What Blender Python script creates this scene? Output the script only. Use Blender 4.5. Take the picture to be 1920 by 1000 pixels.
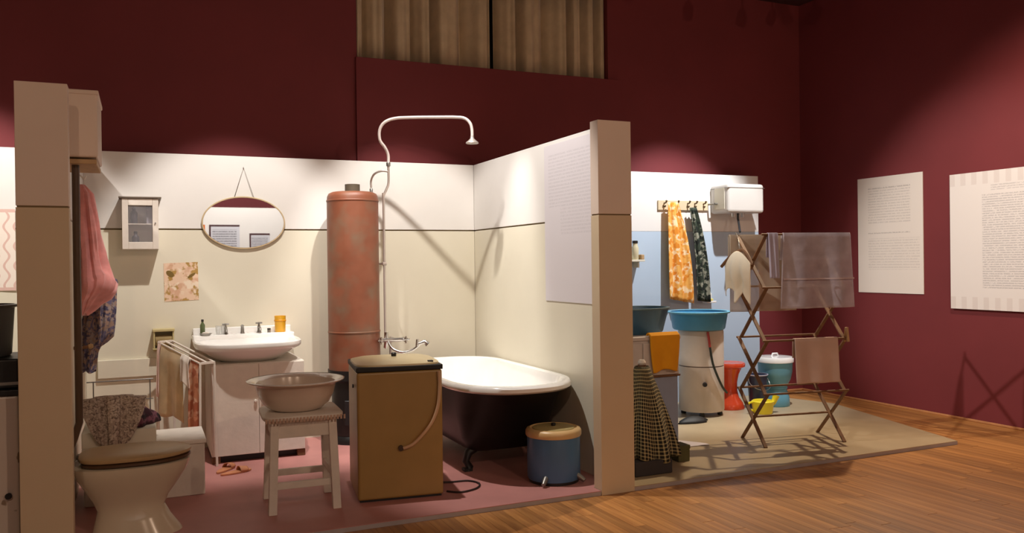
import bpy, bmesh, math, random
from mathutils import Vector, Matrix, Quaternion, noise
PI = math.pi
random.seed(7)
for o in list(bpy.data.objects): bpy.data.objects.remove(o)
scn = bpy.context.scene
C = scn.collection

# ------------------------------------------------------------------ camera
YAW, PITCH, ROLL, FPX = 0.4185, 0.0044, 0.0127, 1560.17
cam_d = bpy.data.cameras.new('camera'); cam = bpy.data.objects.new('camera', cam_d); C.objects.link(cam)
F = Vector((math.sin(YAW)*math.cos(PITCH), math.cos(YAW)*math.cos(PITCH), -math.sin(PITCH)))
r_ = Vector((math.cos(YAW), -math.sin(YAW), 0)); d_ = F.cross(r_)
Rr = math.cos(ROLL)*r_ + math.sin(ROLL)*d_; Dn = -math.sin(ROLL)*r_ + math.cos(ROLL)*d_
m = Matrix((Rr, -Dn, -F)).transposed().to_4x4(); m.translation = Vector((0.4408, -4.6174, 1.4939))
cam.matrix_world = m
cam_d.sensor_width = 36; cam_d.lens = 36*FPX/1920; cam_d.clip_end = 60
scn.camera = cam

# ------------------------------------------------------------------ world, light, exposure
scn.view_settings.view_transform = 'Standard'; scn.view_settings.look = 'None'
scn.view_settings.gamma = 1; scn.view_settings.use_curve_mapping = False
scn.view_settings.exposure = 0.0
w = bpy.data.worlds.new('world'); scn.world = w; w.use_nodes = True
w.node_tree.nodes['Background'].inputs[0].default_value = (1, .75, .55, 1)
w.node_tree.nodes['Background'].inputs[1].default_value = 0.02
HAL = (1.0, 0.945, 0.885); WARM = (1.0, 0.70, 0.49)
LAMPS = []      # (position, target, what it lights): a spotlight housing is built at each one later
def spot(pos, target, power, angle, blend, color, what, radius=.035):
    ld = bpy.data.lights.new('spot_lamp', 'SPOT'); ld.energy = power; ld.color = color
    ld.spot_size = math.radians(angle); ld.spot_blend = blend; ld.shadow_soft_size = radius
    o = bpy.data.objects.new('spot_lamp', ld); C.objects.link(o); o.location = pos
    o.rotation_euler = (Vector(target)-Vector(pos)).to_track_quat('-Z', 'Y').to_euler()
    LAMPS.append((Vector(pos), Vector(target), what))
# track above the bays, aimed at their back walls
spot((1.20, 0.75, 4.10), (1.12, 2.50, 0.85), 380, 50, .5, HAL, 'the washbasin wall')
spot((2.20, 1.00, 4.10), (2.75, 2.40, 0.75), 370, 53, .5, HAL, 'the bathtub corner')
spot((1.75, 0.75, 4.10), (3.05, 0.9, 1.1), 340, 54, .5, HAL, 'the bathtub and the text sheet')
spot((-1.3, 1.00, 4.10), (-0.7, 2.50, 0.9), 520, 56, .45, HAL, 'the kitchen bay')
spot((5.75, 0.90, 4.10), (5.40, 2.50, 0.8), 560, 56, .5, (0.95, .975, 1.0), 'the laundry bay')
spot((1.90, 0.95, 4.10), (7.32, 0.35, 1.3), 640, 36, .6, HAL, 'the posters on the red wall')
# gallery lamps on the room side; the WARM ones are added ambient fill
spot((5.30, -1.2, 4.20), (7.32, -0.2, 1.7), 330, 70, .9, (1.0, .82, .66), 'the red side wall')
spot((6.70, 1.30, 4.15), (4.2, -0.7, 0), 520, 72, .8, (1.0, .80, .56), 'the wooden floor')
spot((-0.6, -6.9, 4.20), (-0.2, 0, 1.7), 150, 110, .6, WARM, 'the front of the kitchen bay, added as warm fill')
spot((2.6, -6.9, 4.20), (2.8, 0, 1.7), 190, 110, .6, WARM, 'the front of the bathroom bay, added as warm fill')
spot((5.6, -6.9, 4.20), (5.0, 0, 1.7), 160, 110, .6, WARM, 'the front of the laundry bay, added as warm fill')
spot((2.2, -5.6, 4.20), (2.2, -8.0, 1.6), 650, 80, .6, HAL, 'the opposite exhibition wall')

# ------------------------------------------------------------------ materials
def lin(c): return tuple(((x/255)/12.92 if x/255 <= .04045 else ((x/255+.055)/1.055)**2.4) for x in c) + (1,)
MATS = {}
def mat(name, rgb, rough=.6, metal=0, var=.08, scale=6, bump=0, bscale=60, alpha=1, coat=0, sheen=0):
    if name in MATS: return MATS[name]
    M = bpy.data.materials.new(name); M.use_nodes = True; MATS[name] = M
    nt = M.node_tree; b = nt.nodes['Principled BSDF']
    tc = nt.nodes.new('ShaderNodeTexCoord')
    nz = nt.nodes.new('ShaderNodeTexNoise'); nz.inputs['Scale'].default_value = scale; nz.inputs['Detail'].default_value = 4
    nt.links.new(tc.outputs['Object'], nz.inputs['Vector'])
    cr = nt.nodes.new('ShaderNodeValToRGB'); c = lin(rgb)
    cr.color_ramp.elements[0].position = .3; cr.color_ramp.elements[1].position = .7
    cr.color_ramp.elements[0].color = tuple(x*(1-var) for x in c[:3])+(1,)
    cr.color_ramp.elements[1].color = tuple(min(1, x*(1+var)) for x in c[:3])+(1,)
    nt.links.new(nz.outputs['Fac'], cr.inputs['Fac']); nt.links.new(cr.outputs['Color'], b.inputs['Base Color'])
    b.inputs['Roughness'].default_value = rough; b.inputs['Metallic'].default_value = metal
    b.inputs['Alpha'].default_value = alpha; b.inputs['Coat Weight'].default_value = coat; b.inputs['Sheen Weight'].default_value = sheen
    if bump:
        n2 = nt.nodes.new('ShaderNodeTexNoise'); n2.inputs['Scale'].default_value = bscale
        nt.links.new(tc.outputs['Object'], n2.inputs['Vector'])
        bp = nt.nodes.new('ShaderNodeBump'); bp.inputs['Strength'].default_value = bump; bp.inputs['Distance'].default_value = .01
        nt.links.new(n2.outputs['Fac'], bp.inputs['Height']); nt.links.new(bp.outputs['Normal'], b.inputs['Normal'])
    return M
def nodes(M): return M.node_tree, M.node_tree.nodes['Principled BSDF']
def math_n(nt, op, a, b=None, c=None):
    n = nt.nodes.new('ShaderNodeMath'); n.operation = op
    for i, v in enumerate((a, b, c)):
        if v is None: continue
        if isinstance(v, (int, float)): n.inputs[i].default_value = v
        else: nt.links.new(v, n.inputs[i])
    return n.outputs[0]
def mixc(nt, fac, a, b):
    n = nt.nodes.new('ShaderNodeMix'); n.data_type = 'RGBA'
    if isinstance(fac, (int, float)): n.inputs[0].default_value = fac
    else: nt.links.new(fac, n.inputs[0])
    for i, v in ((6, a), (7, b)):
        if isinstance(v, tuple): n.inputs[i].default_value = v
        else: nt.links.new(v, n.inputs[i])
    return n.outputs[2]
def uvxy(nt):
    t = nt.nodes.new('ShaderNodeTexCoord'); s = nt.nodes.new('ShaderNodeSeparateXYZ')
    nt.links.new(t.outputs['UV'], s.inputs[0]); return t, s.outputs[0], s.outputs[1]
def gingham(name, ca, cb, n):
    M = mat(name, ca, .9); nt, b = nodes(M); t, x, y = uvxy(nt)
    fx = math_n(nt, 'GREATER_THAN', math_n(nt, 'FRACT', math_n(nt, 'MULTIPLY', x, n)), .68)
    fy = math_n(nt, 'GREATER_THAN', math_n(nt, 'FRACT', math_n(nt, 'MULTIPLY', y, n)), .68)
    f = math_n(nt, 'MULTIPLY', math_n(nt, 'ADD', fx, fy), .5)
    nt.links.new(mixc(nt, f, lin(ca), lin(cb)), b.inputs['Base Color']); return M
def print_mat(name, paper, ink, rows, box, boxes=None, strength=.8):
    """a sheet of rows of illegible small print: rows inside box=(u0,u1,v0,v1), gaps where v falls between blocks"""
    M = mat(name, paper, .55); nt, b = nodes(M); t, x, y = uvxy(nt)
    def inside(v, a, c): return math_n(nt, 'MULTIPLY', math_n(nt, 'GREATER_THAN', v, a), math_n(nt, 'LESS_THAN', v, c))
    f = None
    for (u0, u1, v0, v1, s) in box:
        g = math_n(nt, 'MULTIPLY', math_n(nt, 'MULTIPLY', inside(x, u0, u1), inside(y, v0, v1)), s)
        f = g if f is None else math_n(nt, 'MAXIMUM', f, g)
    row = math_n(nt, 'GREATER_THAN', math_n(nt, 'FRACT', math_n(nt, 'MULTIPLY', y, rows)), .45)
    nz = nt.nodes.new('ShaderNodeTexNoise'); nz.inputs['Scale'].default_value = 1; nz.inputs['Detail'].default_value = 1
    mp = nt.nodes.new('ShaderNodeMapping'); mp.inputs['Scale'].default_value = (70, rows*2, 1)
    nt.links.new(t.outputs['UV'], mp.inputs[0]); nt.links.new(mp.outputs[0], nz.inputs[0])
    wd = math_n(nt, 'GREATER_THAN', nz.outputs['Fac'], .42)
    f = math_n(nt, 'MULTIPLY', math_n(nt, 'MULTIPLY', f, row), math_n(nt, 'MULTIPLY', wd, strength))
    nt.links.new(mixc(nt, f, lin(paper), lin(ink)), b.inputs['Base Color']); return M
def blotch(name, base, others, scale, rough=.9, thr=(.5, .58), kind='noise'):
    M = mat(name, base, rough); nt, b = nodes(M); tc = nt.nodes.new('ShaderNodeTexCoord'); col = lin(base)
    for i, o in enumerate(others):
        nz = nt.nodes.new('ShaderNodeTexNoise'); nz.inputs['Scale'].default_value = scale*(1+.35*i); nz.inputs['Detail'].default_value = 2
        mp = nt.nodes.new('ShaderNodeMapping'); mp.inputs['Location'].default_value = (3.1*i, 1.7*i, 5.3*i)
        nt.links.new(tc.outputs['Object'], mp.inputs[0]); nt.links.new(mp.outputs[0], nz.inputs[0])
        mr = nt.nodes.new('ShaderNodeMapRange'); mr.inputs[1].default_value = thr[0]; mr.inputs[2].default_value = thr[1]
        nt.links.new(nz.outputs['Fac'], mr.inputs[0]); col = mixc(nt, mr.outputs[0], col, lin(o))
    nt.links.new(col, b.inputs['Base Color']); return M

# paint and surfaces
RED = mat('red_paint', (116, 41, 45), .75, var=.06, scale=2)
CEIL = mat('dark_ceiling', (70, 34, 34), .8)
WHITEP = mat('white_panel_paint', (230, 226, 221), .6, var=.02, scale=3)
CREAMP = mat('cream_panel_paint', (224, 217, 197), .6, var=.02, scale=3)
BLUEP = mat('pale_blue_panel_paint', (186, 204, 222), .6, var=.02, scale=3)
POSTU = mat('post_upper_paint', (226, 206, 190), .6, var=.02, scale=3)
POSTL = mat('post_lower_paint', (212, 190, 158), .6, var=.02, scale=3)
CORE = mat('partition_core', (120, 100, 66), .8)
PINK = mat('pink_lino', (188, 128, 122), .55, var=.08, scale=4)
BEIGE = mat('beige_lino', (176, 156, 124), .4, var=.08, scale=3)
EDGE = mat('grey_platform_edge', (170, 160, 160), .5)
ENAM = mat('white_enamel', (246, 244, 240), .15, var=.02, coat=.5)
CERAM = mat('white_ceramic', (212, 198, 174), .18, var=.02, coat=.5)
WPAINT = mat('white_painted_wood', (222, 212, 200), .5, var=.05, scale=12, bump=.1, bscale=40)
CREAME = mat('cream_enamel', (206, 186, 142), .35, var=.04)
BLACK = mat('black_metal', (24, 22, 22), .45)
BLACKR = mat('black_rubber', (22, 20, 19), .6)
CHROME = mat('chrome', (205, 200, 195), .22, 1, var=.03)
DULLM = mat('dull_grey_metal', (150, 146, 140), .4, .8)
WOODD = mat('brown_wood', (112, 76, 46), .6, var=.2, scale=18)
WOODL = mat('light_wood', (186, 152, 108), .6, var=.12, scale=18)
ORWOOD = mat('honey_wood_trim', (190, 132, 84), .5, var=.12, scale=10)
PLAST = mat('clear_plastic', (196, 186, 194), .22, var=.14, scale=9, alpha=.58, bump=.3, bscale=14)

def plank_mat(name, sc):
    M = mat(name, (176, 112, 58), .38); nt, b = nodes(M)
    tc = nt.nodes.new('ShaderNodeTexCoord'); mp = nt.nodes.new('ShaderNodeMapping')
    mp.inputs['Scale'].default_value = sc
    nt.links.new(tc.outputs['Object'], mp.inputs[0])
    nz = nt.nodes.new('ShaderNodeTexNoise'); nz.inputs['Scale'].default_value = 3; nz.inputs['Detail'].default_value = 5
    nt.links.new(mp.outputs[0], nz.inputs[0])
    cr = nt.nodes.new('ShaderNodeValToRGB')
    cr.color_ramp.elements[0].position = .32; cr.color_ramp.elements[0].color = lin((148, 96, 50))
    cr.color_ramp.elements[1].position = .7; cr.color_ramp.elements[1].color = lin((198, 142, 82))
    nt.links.new(nz.outputs['Fac'], cr.inputs[0])
    oi = nt.nodes.new('ShaderNodeObjectInfo')
    v = math_n(nt, 'ADD', math_n(nt, 'MULTIPLY', oi.outputs['Random'], .42), .78)
    hs = nt.nodes.new('ShaderNodeHueSaturation'); nt.links.new(v, hs.inputs['Value']); nt.links.new(cr.outputs[0], hs.inputs['Color'])
    nt.links.new(hs.outputs[0], b.inputs['Base Color']); return M
PLANK = plank_mat('floor_board_wood', (9, .7, 1))

# ------------------------------------------------------------------ mesh helpers
def new(): return bmesh.new()
def box(bm, x0, x1, y0, y1, z0, z1, rot=None, piv=None):
    v = [Vector((x, y, z)) for x in (x0, x1) for y in (y0, y1) for z in (z0, z1)]
    if rot is not None:
        p = Vector(piv) if piv else sum(v, Vector())/8
        v = [p + rot @ (q-p) for q in v]
    vs = [bm.verts.new(q) for q in v]
    for f in ((0,1,3,2), (4,6,7,5), (0,4,5,1), (2,3,7,6), (0,2,6,4), (1,5,7,3)): bm.faces.new([vs[i] for i in f])
    return bm
def rings(bm, rs, cap0=True, cap1=True, closed=True):
    prev = None; L = []
    for r in rs:
        cur = [bm.verts.new(p) for p in r]; L.append(cur)
        if prev:
            n = len(cur)
            for i in range(n if closed else n-1):
                j = (i+1) % n
                bm.faces.new((prev[i], prev[j], cur[j], cur[i]))
        prev = cur
    if closed and cap0: bm.faces.new(list(reversed(L[0])))
    if closed and cap1: bm.faces.new(L[-1])
    return L
def lathe(bm, prof, cx=0, cy=0, n=40, sx=1, sy=1, caps=(True, True)):
    rings(bm, [[Vector((cx+r*sx*math.cos(2*PI*i/n), cy+r*sy*math.sin(2*PI*i/n), z)) for i in range(n)] for r, z in prof], *caps)
    return bm
def catmull(pts, k=8):
    P = [Vector(p) for p in pts]; out = []
    for i in range(len(P)-1):
        p0 = P[max(i-1, 0)]; p1 = P[i]; p2 = P[i+1]; p3 = P[min(i+2, len(P)-1)]
        for j in range(k):
            t = j/k
            out.append(.5*((2*p1)+(p2-p0)*t+(2*p0-5*p1+4*p2-p3)*t*t+(3*p1-p0-3*p2+p3)*t**3))
    return out+[P[-1]]
def tube(bm, pts, r, n=10, smooth=0):
    P = catmull(pts, smooth) if smooth else [Vector(p) for p in pts]
    rs = []; up = None
    for i, p in enumerate(P):
        t = (P[min(i+1, len(P)-1)]-P[max(i-1, 0)]).normalized()
        if up is None: up = Vector((0, 0, 1)) if abs(t.z) < .9 else Vector((1, 0, 0))
        a = t.cross(up).normalized(); up = a.cross(t).normalized()
        rr = r[i] if isinstance(r, (list, tuple)) else r
        rs.append([p+rr*(math.cos(2*PI*k/n)*a+math.sin(2*PI*k/n)*up) for k in range(n)])
    rings(bm, rs); return bm
def bar(bm, a, b, w_, h_, up=(0, 0, 1)):
    a, b = Vector(a), Vector(b); t = (b-a).normalized(); s = t.cross(Vector(up)).normalized(); u = s.cross(t)
    rings(bm, [[p+s*w_/2*i+u*h_/2*j for i, j in ((-1,-1), (1,-1), (1,1), (-1,1))] for p in (a, b)]); return bm
def grid(bm, fn, nu, nv):
    uvl = bm.loops.layers.uv.verify(); V = [[bm.verts.new(fn(i/nu, j/nv)) for j in range(nv+1)] for i in range(nu+1)]
    for i in range(nu):
        for j in range(nv):
            f = bm.faces.new((V[i][j], V[i+1][j], V[i+1][j+1], V[i][j+1]))
            for l, (a, b) in zip(f.loops, ((i, j), (i+1, j), (i+1, j+1), (i, j+1))): l[uvl].uv = (a/nu, b/nv)
    return bm
def sheet(bm, o, u, v, th):
    """a flat board with UVs on its front: corner o, edge vectors u and v, thickness th towards -(u x v)"""
    o, u, v = Vector(o), Vector(u), Vector(v); n = u.cross(v).normalized()*th
    uvl = bm.loops.layers.uv.verify()
    q = [(0, 0), (1, 0), (1, 1), (0, 1)]
    A = [bm.verts.new(o+u*a+v*b) for a, b in q]; B_ = [bm.verts.new(o+u*a+v*b-n) for a, b in q]
    f = bm.faces.new(A)
    for l, c in zip(f.loops, q): l[uvl].uv = c
    bm.faces.new(list(reversed(B_)))
    for i in range(4): bm.faces.new((A[i], B_[i], B_[(i+1) % 4], A[(i+1) % 4]))
    return bm
def obj(name, bm, M, parent=None, smooth=False, bevel=0, solid=0, sub=0):
    bmesh.ops.recalc_face_normals(bm, faces=bm.faces)
    me = bpy.data.meshes.new(name); bm.to_mesh(me); bm.free()
    me.materials.append(M if not isinstance(M, str) else MATS[M])
    if smooth:
        for p in me.polygons: p.use_smooth = True
    o = bpy.data.objects.new(name, me); C.objects.link(o)
    if parent: o.parent = parent
    if solid: s = o.modifiers.new('thickness', 'SOLIDIFY'); s.thickness = solid; s.offset = 0
    if sub: s = o.modifiers.new('smooth', 'SUBSURF'); s.levels = s.render_levels = sub
    if bevel: s = o.modifiers.new('bevel', 'BEVEL'); s.width = bevel; s.segments = 3; s.limit_method = 'ANGLE'
    if smooth:
        try: me.set_sharp_from_angle(angle=math.radians(45))
        except Exception: pass
    return o
def tag(o, label, cat, group=None):
    o['label'] = label; o['category'] = cat
    if group: o['group'] = group
    return o
def struct(o, label=None):
    o['kind'] = 'structure'
    if label: o['label'] = label
    return o
def thing(name, label, cat, loc=(0, 0, 0), rotz=0, group=None):
    o = bpy.data.objects.new(name, None); C.objects.link(o); o.empty_display_size = .1
    o.location = loc; o.rotation_euler = (0, 0, rotz); return tag(o, label, cat, group)

# ================================================================== STRUCTURE
PZ = .03
YW, XR, ZC, D, XFIN, H, J = 2.72, 7.32, 4.38, 2.546, 3.25, 2.40, 1.796
FLOORM = plank_mat('far_floor_wood', (9, .7, 1))
floor = struct(obj('floor', box(new(), -4, XR+.2, -9.2, 3.1, -.12, -.008), FLOORM), 'honey coloured wooden strip floor of the gallery')
BW = .078; Lb = 1.55
board_me = None
nb = 0
for i in range(92):
    x = XR-(i+1)*BW
    yend = 2.70 if x > 6.2 else .12; ylow = -2.35 if x > 3.2 else -1.2
    y = yend-random.random()*Lb*.8-.25; ytop = yend
    while ytop > ylow+.15:
        y = max(y, ylow)
        L = ytop-y
        if L > .04:
            b = obj('floor_board', box(new(), .0008, BW-.0008, .001, L-.001, -.0075, 0), PLANK, floor) if board_me is None else None
            if b is None:
                b = bpy.data.objects.new('floor_board', board_me); C.objects.link(b); b.parent = floor; b.scale = (1, L/board_L, 1)
            else: board_me = b.data; board_L = L
            b.location = (x, y, 0); nb += 1
        ytop = y; y -= Lb*(.75+.5*random.random())
        if ytop <= ylow+.01: break
# back wall with a high window opening
WX0, WX1, WZ0, WZ1 = 2.215, 4.80, 3.345, 4.30
bm = new(); box(bm, -4, WX0, YW, YW+.3, 0, ZC); box(bm, WX1, XR+.2, YW, YW+.3, 0, ZC)
box(bm, WX0, WX1, YW, YW+.3, 0, WZ0); box(bm, WX0, WX1, YW, YW+.3, WZ1, ZC)
wb = struct(obj('wall_back', bm, RED), 'dark red gallery wall with a high curtained window')
struct(obj('wall_right', box(new(), XR, XR+.2, -9.2, YW, 0, ZC), RED), 'dark red gallery wall hung with two text posters')
struct(obj('wall_left', box(new(), -4.2, -4, -9.2, YW+.3, 0, ZC), RED), 'dark red gallery side wall')
struct(obj('wall_front', box(new(), -4, XR+.2, -9.4, -9.2, 0, ZC), RED), 'dark red gallery wall opposite the bathroom bays')
struct(obj('ceiling', box(new(), -4.2, XR+.2, -9.4, YW+.3, ZC, ZC+.1), CEIL), 'dark gallery ceiling')
struct(obj('trim_1', box(new(), WX0-.015, WX1+.125, YW-.035, YW, 2.2, WZ0-.002), RED, bevel=.003), 'red board closing the lower part of the high window')
struct(obj('baseboard_right', box(new(), XR-.016, XR, -9.2, YW, 0, .022), ORWOOD, bevel=.006), 'thin honey wood strip along the red wall')
struct(obj('baseboard_back', box(new(), 6.58, XR-.016, YW-.016, YW, 0, .022), ORWOOD, bevel=.006), 'thin honey wood strip behind the blue bay')
win = struct(obj('window_1', box(new(), WX0, WX1, YW+.27, YW+.299, WZ0, WZ1), BLACK), 'high window hidden behind drawn curtains')
# curtains
CURT = mat('curtain_fabric', (200, 180, 148), .9, var=.1, scale=9, sheen=.2)
def curtain(x0, x1, ph, lab):
    def fn(u, v):
        x = x0+u*(x1-x0)
        q = 15*(x1-x0)*u+1.3*math.sin(4*u+ph)+.5*math.sin(11*u+2*ph)+ph
        y = YW+.045+.20*(1-abs(math.sin(q)))**1.5+.018*math.sin(q*3.1+1)+.008*math.sin(q*7)
        return Vector((x, y, WZ0+.003+v*(WZ1-.06-WZ0)))
    tag(obj('curtain', grid(new(), fn, 150, 3), CURT, smooth=True, solid=.004), lab, 'curtain', 'drawn curtains in the high window')
curtain(WX0+.01, 3.575, .4, 'tan curtain drawn over the high window above the shower arm')
curtain(3.60, WX1-.01, 2.2, 'tan curtain drawn over the high window beside the red corner')

# ---- partitions
def panels(parent, specs):
    for (a, M) in specs: obj('panel', box(new(), *a), M, parent, bevel=.002)
pb = struct(obj('wall_partition_back', box(new(), -3, 6.555, D+.018, D+.09, 0, H-.004), CORE), 'white and pastel partition wall behind the bathroom bays')
g = .006
panels(pb, [((-3, -.06, D, D+.018, 0, J-g), CREAMP), ((-3, -.06, D, D+.018, J+g, H), WHITEP),
            ((.04, XFIN, D, D+.018, 0, J-g), CREAMP), ((.04, XFIN, D, D+.018, J+g, H), WHITEP),
            ((3.345, 6.56, D, D+.018, 0, J-.001), BLUEP), ((3.345, 6.56, D, D+.018, J+.001, H), WHITEP)])
p0 = struct(obj('wall_partition_left', box(new(), -.045, .025, .1, D, 0, H-.004), CORE), 'end-on partition wall beside the toilet')
panels(p0, [((.025, .04, .1, D-.001, 0, J-g), CREAMP), ((.025, .04, .1, D-.001, J+g, H), WHITEP),
            ((-.06, -.045, .1, D-.001, 0, J-g), CREAMP), ((-.06, -.045, .1, D-.001, J+g, H), WHITEP),
            ((-.1095, .1173, 0, .1, 0, J-.004), POSTL), ((-.1095, .1173, 0, .1, J+.004, H), POSTU), ((-.105, .113, .004, .096, J-.004, J+.004), CORE)])
p1 = struct(obj('wall_partition_right', box(new(), 3.265, 3.33, .1, D, 0, H-.004), CORE), 'partition wall between the bathtub and the laundry bay')
panels(p1, [((XFIN, 3.265, .1, D-.001, 0, J-g), CREAMP), ((XFIN, 3.265, .1, D-.001, J+g, H), WHITEP),
            ((3.33, 3.345, .1, D-.001, 0, J-.001), BLUEP), ((3.33, 3.345, .1, D-.001, J+.001, H), WHITEP),
            ((3.1029, 3.3482, 0, .1, 0, J-.004), POSTL), ((3.1029, 3.3482, 0, .1, J+.004, H), POSTU), ((3.107, 3.344, .004, .096, J-.004, J+.004), CORE)])
# ---- low platforms
def platform(name, poly, M, lab):
    bm = new(); rings(bm, [[Vector((x, y, z)) for x, y in poly] for z in (.0005, PZ-.004)])
    p = struct(obj(name, bm, EDGE), lab)
    bm = new(); rings(bm, [[Vector((x, y, z)) for x, y in poly] for z in (PZ-.004, PZ)]); obj('lino', bm, M, p)
platform('floor_pink', [(.0402, .101), (.118, .101), (.118, .005), (3.10, .005), (3.10, .101), (3.249, .101), (3.249, D-.001), (.0402, D-.001)], PINK, 'pink lino floor of the bathroom bay')
platform('floor_beige', [(3.3485, .0), (6.36, .0), (6.82, 1.75), (6.55, D-.001), (3.3465, D-.001), (3.3465, .101), (3.3485, .101)], BEIGE, 'beige lino platform of the laundry bay')
platform('floor_cream', [(-3, .005), (-.111, .005), (-.111, .101), (-.0605, .101), (-.0605, D-.001), (-3, D-.001)], BEIGE, 'lino platform of the kitchen bay')

# ---- opposite side of the gallery, seen in the oval mirror
po = struct(obj('wall_partition_opposite', box(new(), -1, 6, -8.10, -8.0, 0, H+.1), WHITEP), 'white exhibition wall opposite the bathroom')

# ================================================================== POSTERS
tag(obj('text_poster', sheet(new(), (XFIN-.006, 1.06, 1.205), (0, -.86, 0), (0, 0, 1.165), .004),
    print_mat('poster_print_a', (222, 216, 220), (150, 145, 150), 46, [(.08, .9, .60, .94, .55), (.08, .9, .72, .73, 1), (.3, .92, .42, .60, .45)], strength=.34)),
    'tall white text sheet on the partition above the bathtub', 'poster')
def wall_poster(y0, y1, z0, z1, M, off, lab, th=.008):
    tag(obj('text_poster', sheet(new(), (XR-off, y1, z0), (0, y0-y1, 0), (0, 0, z1-z0), th), M), lab, 'poster')
wall_poster(1.087, 1.882, 1.141, 2.322, print_mat('poster_print_b', (232, 224, 216), (150, 142, 140), 44,
    [(.17, .82, .60, .92, .6), (.17, .82, .50, .52, 1.0), (.17, .95, .20, .47, .5), (.17, .82, .89, .92, 1.)], strength=.5), .011,
    'white text poster on the red wall behind the clothes airer')
# larger poster with scalloped pale band along top and bottom
M = print_mat('poster_print_c', (236, 230, 226), (140, 136, 140), 60, [(.30, .95, .15, .84, .85), (.38, .7, .86, .9, .7)], strength=.5)
nt, b = nodes(M); t, x, y = uvxy(nt)
base = b.inputs['Base Color'].links[0].from_socket
fx = math_n(nt, 'GREATER_THAN', math_n(nt, 'SINE', math_n(nt, 'MULTIPLY', x, 62)), .1)
ed = math_n(nt, 'ADD', math_n(nt, 'LESS_THAN', y, .09), math_n(nt, 'GREATER_THAN', y, .91))
nt.links.new(mixc(nt, math_n(nt, 'MULTIPLY', math_n(nt, 'MULTIPLY', fx, ed), .35), base, lin((205, 190, 184))), b.inputs['Base Color'])
wall_poster(-.30, .775, 1.021, 2.255, M, .035, 'large white text poster standing off the red wall, scalloped edge bands', .01)

# ================================================================== BATHROOM BAY
# ---- high cistern with flush pipe
t = thing('high_level_cistern', 'cream high level toilet cistern beside the end of the partition', 'cistern', (.04, .54, 2.05))
obj('tank', box(new(), .001, .197, -.24, .24, .03, .375), POSTU, t, bevel=.012)
obj('lid', box(new(), .001, .203, -.245, .245, .36, .385), POSTU, t, bevel=.006)
obj('bracket', box(new(), .001, .19, -.235, .235, -.005, .02), WOODL, t, bevel=.003)
bm = new(); tube(bm, [(.085, -.16, .02), (.085, -.16, -1.38), (.06, -.15, -1.46), (.03, -.14, -1.54), (.03, -.14, -1.72)], .019, 12)
obj('flush_pipe', bm, mat('dark_brown_pipe', (88, 68, 50), .5), t, smooth=True)
# ---- toilet facing +X
t = thing('toilet', 'cream ceramic toilet with closed tan seat beside the partition end', 'toilet', (.071, .43, PZ))
def oval(x0, x1, b, z, n=44, sq=.62):
    R = []; cx = x0+(x1-x0)*.52
    for i in range(n):
        th = 2*PI*i/n; c, s = math.cos(th), math.sin(th)
        x = cx+(x1-cx)*c if c > 0 else cx+(cx-x0)*math.copysign(abs(c)**.6, c)
        y = b*s if c > 0 else b*math.copysign(abs(s)**sq, s)
        R.append(Vector((x, y, z)))
    return R
bm = new()
rings(bm, [oval(.10, .56, .15, 0), oval(.10, .55, .145, .02), oval(.12, .50, .115, .09), oval(.13, .47, .10, .15), oval(.11, .49, .115, .20), oval(.07, .54, .15, .27), oval(.03, .585, .18, .34), oval(.02, .60, .19, .375), oval(.02, .605, .192, .395), oval(.04, .58, .175, .402)])
obj('bowl', bm, CERAM, t, smooth=True)
TAN = mat('tan_seat', (186, 158, 116), .35)
bm = new(); rings(bm, [oval(.06, .60, .19, .406), oval(.055, .608, .196, .411), oval(.055, .608, .196, .422), oval(.06, .60, .19, .426)]); obj('seat_ring', bm, mat('brown_seat_ring', (84, 60, 40), .4), t, smooth=True)
bm = new(); rings(bm, [oval(.05, .605, .198, .432), oval(.045, .612, .203, .438), oval(.045, .612, .203, .452), oval(.06, .59, .185, .462), oval(.1, .53, .13, .468)]); obj('lid', bm, TAN, t, smooth=True)
for s in (-1, 1): obj('hinge', tube(new(), [(.04, s*.08-.02, .43), (.04, s*.08+.02, .43)], .014, 10), DULLM, t, smooth=True)
# ---- laundry chest and clothes behind the toilet
t = thing('laundry_chest', 'white wooden chest with stepped lid behind the toilet', 'chest', (.45, 1.3, PZ))
obj('body', box(new(), -.35, .345, -.22, .22, 0, .33), WPAINT, t, bevel=.008)
obj('lid', box(new(), -.36, .355, -.23, .23, .33, .36), WPAINT, t, bevel=.006)
obj('raised_box', box(new(), -.36, .06, -.225, .20, .36, .455), CREAMP, t, bevel=.006)
MAR = blotch('maroon_print', (58, 24, 34), [(120, 70, 84), (30, 14, 22)], 16)
def lump(cx, cy, z0, a, b, h, seed, M, name, lab, cat, fold=.25):
    rnd = random.Random(seed); ph = [rnd.random()*6.28 for _ in range(6)]
    bm = new()
    def fn(u, v):
        th = 2*PI*u; rr = math.sin(min(v*1.0, 1)*PI/2)
        k = 1+fold*.5*math.sin(5*th+ph[0])*rr+fold*.3*math.sin(9*th+ph[1]+3*v)*rr
        z = z0+h*(math.cos(v*PI/2)**.8)*(1+.18*math.sin(3*th+ph[2]+4*v)) if v < 1 else z0
        return Vector((cx+a*rr*k*math.cos(th), cy+b*rr*k*math.sin(th), max(z, z0)))
    return tag(obj(name, grid(bm, fn, 48, 14), M, smooth=True, solid=.005), lab, cat)
lump(.36, 1.30, PZ+.4575, .155, .16, .12, 3, MAR, 'folded_garment', 'dark maroon patterned garment heaped on the white chest', 'garment')
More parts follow.
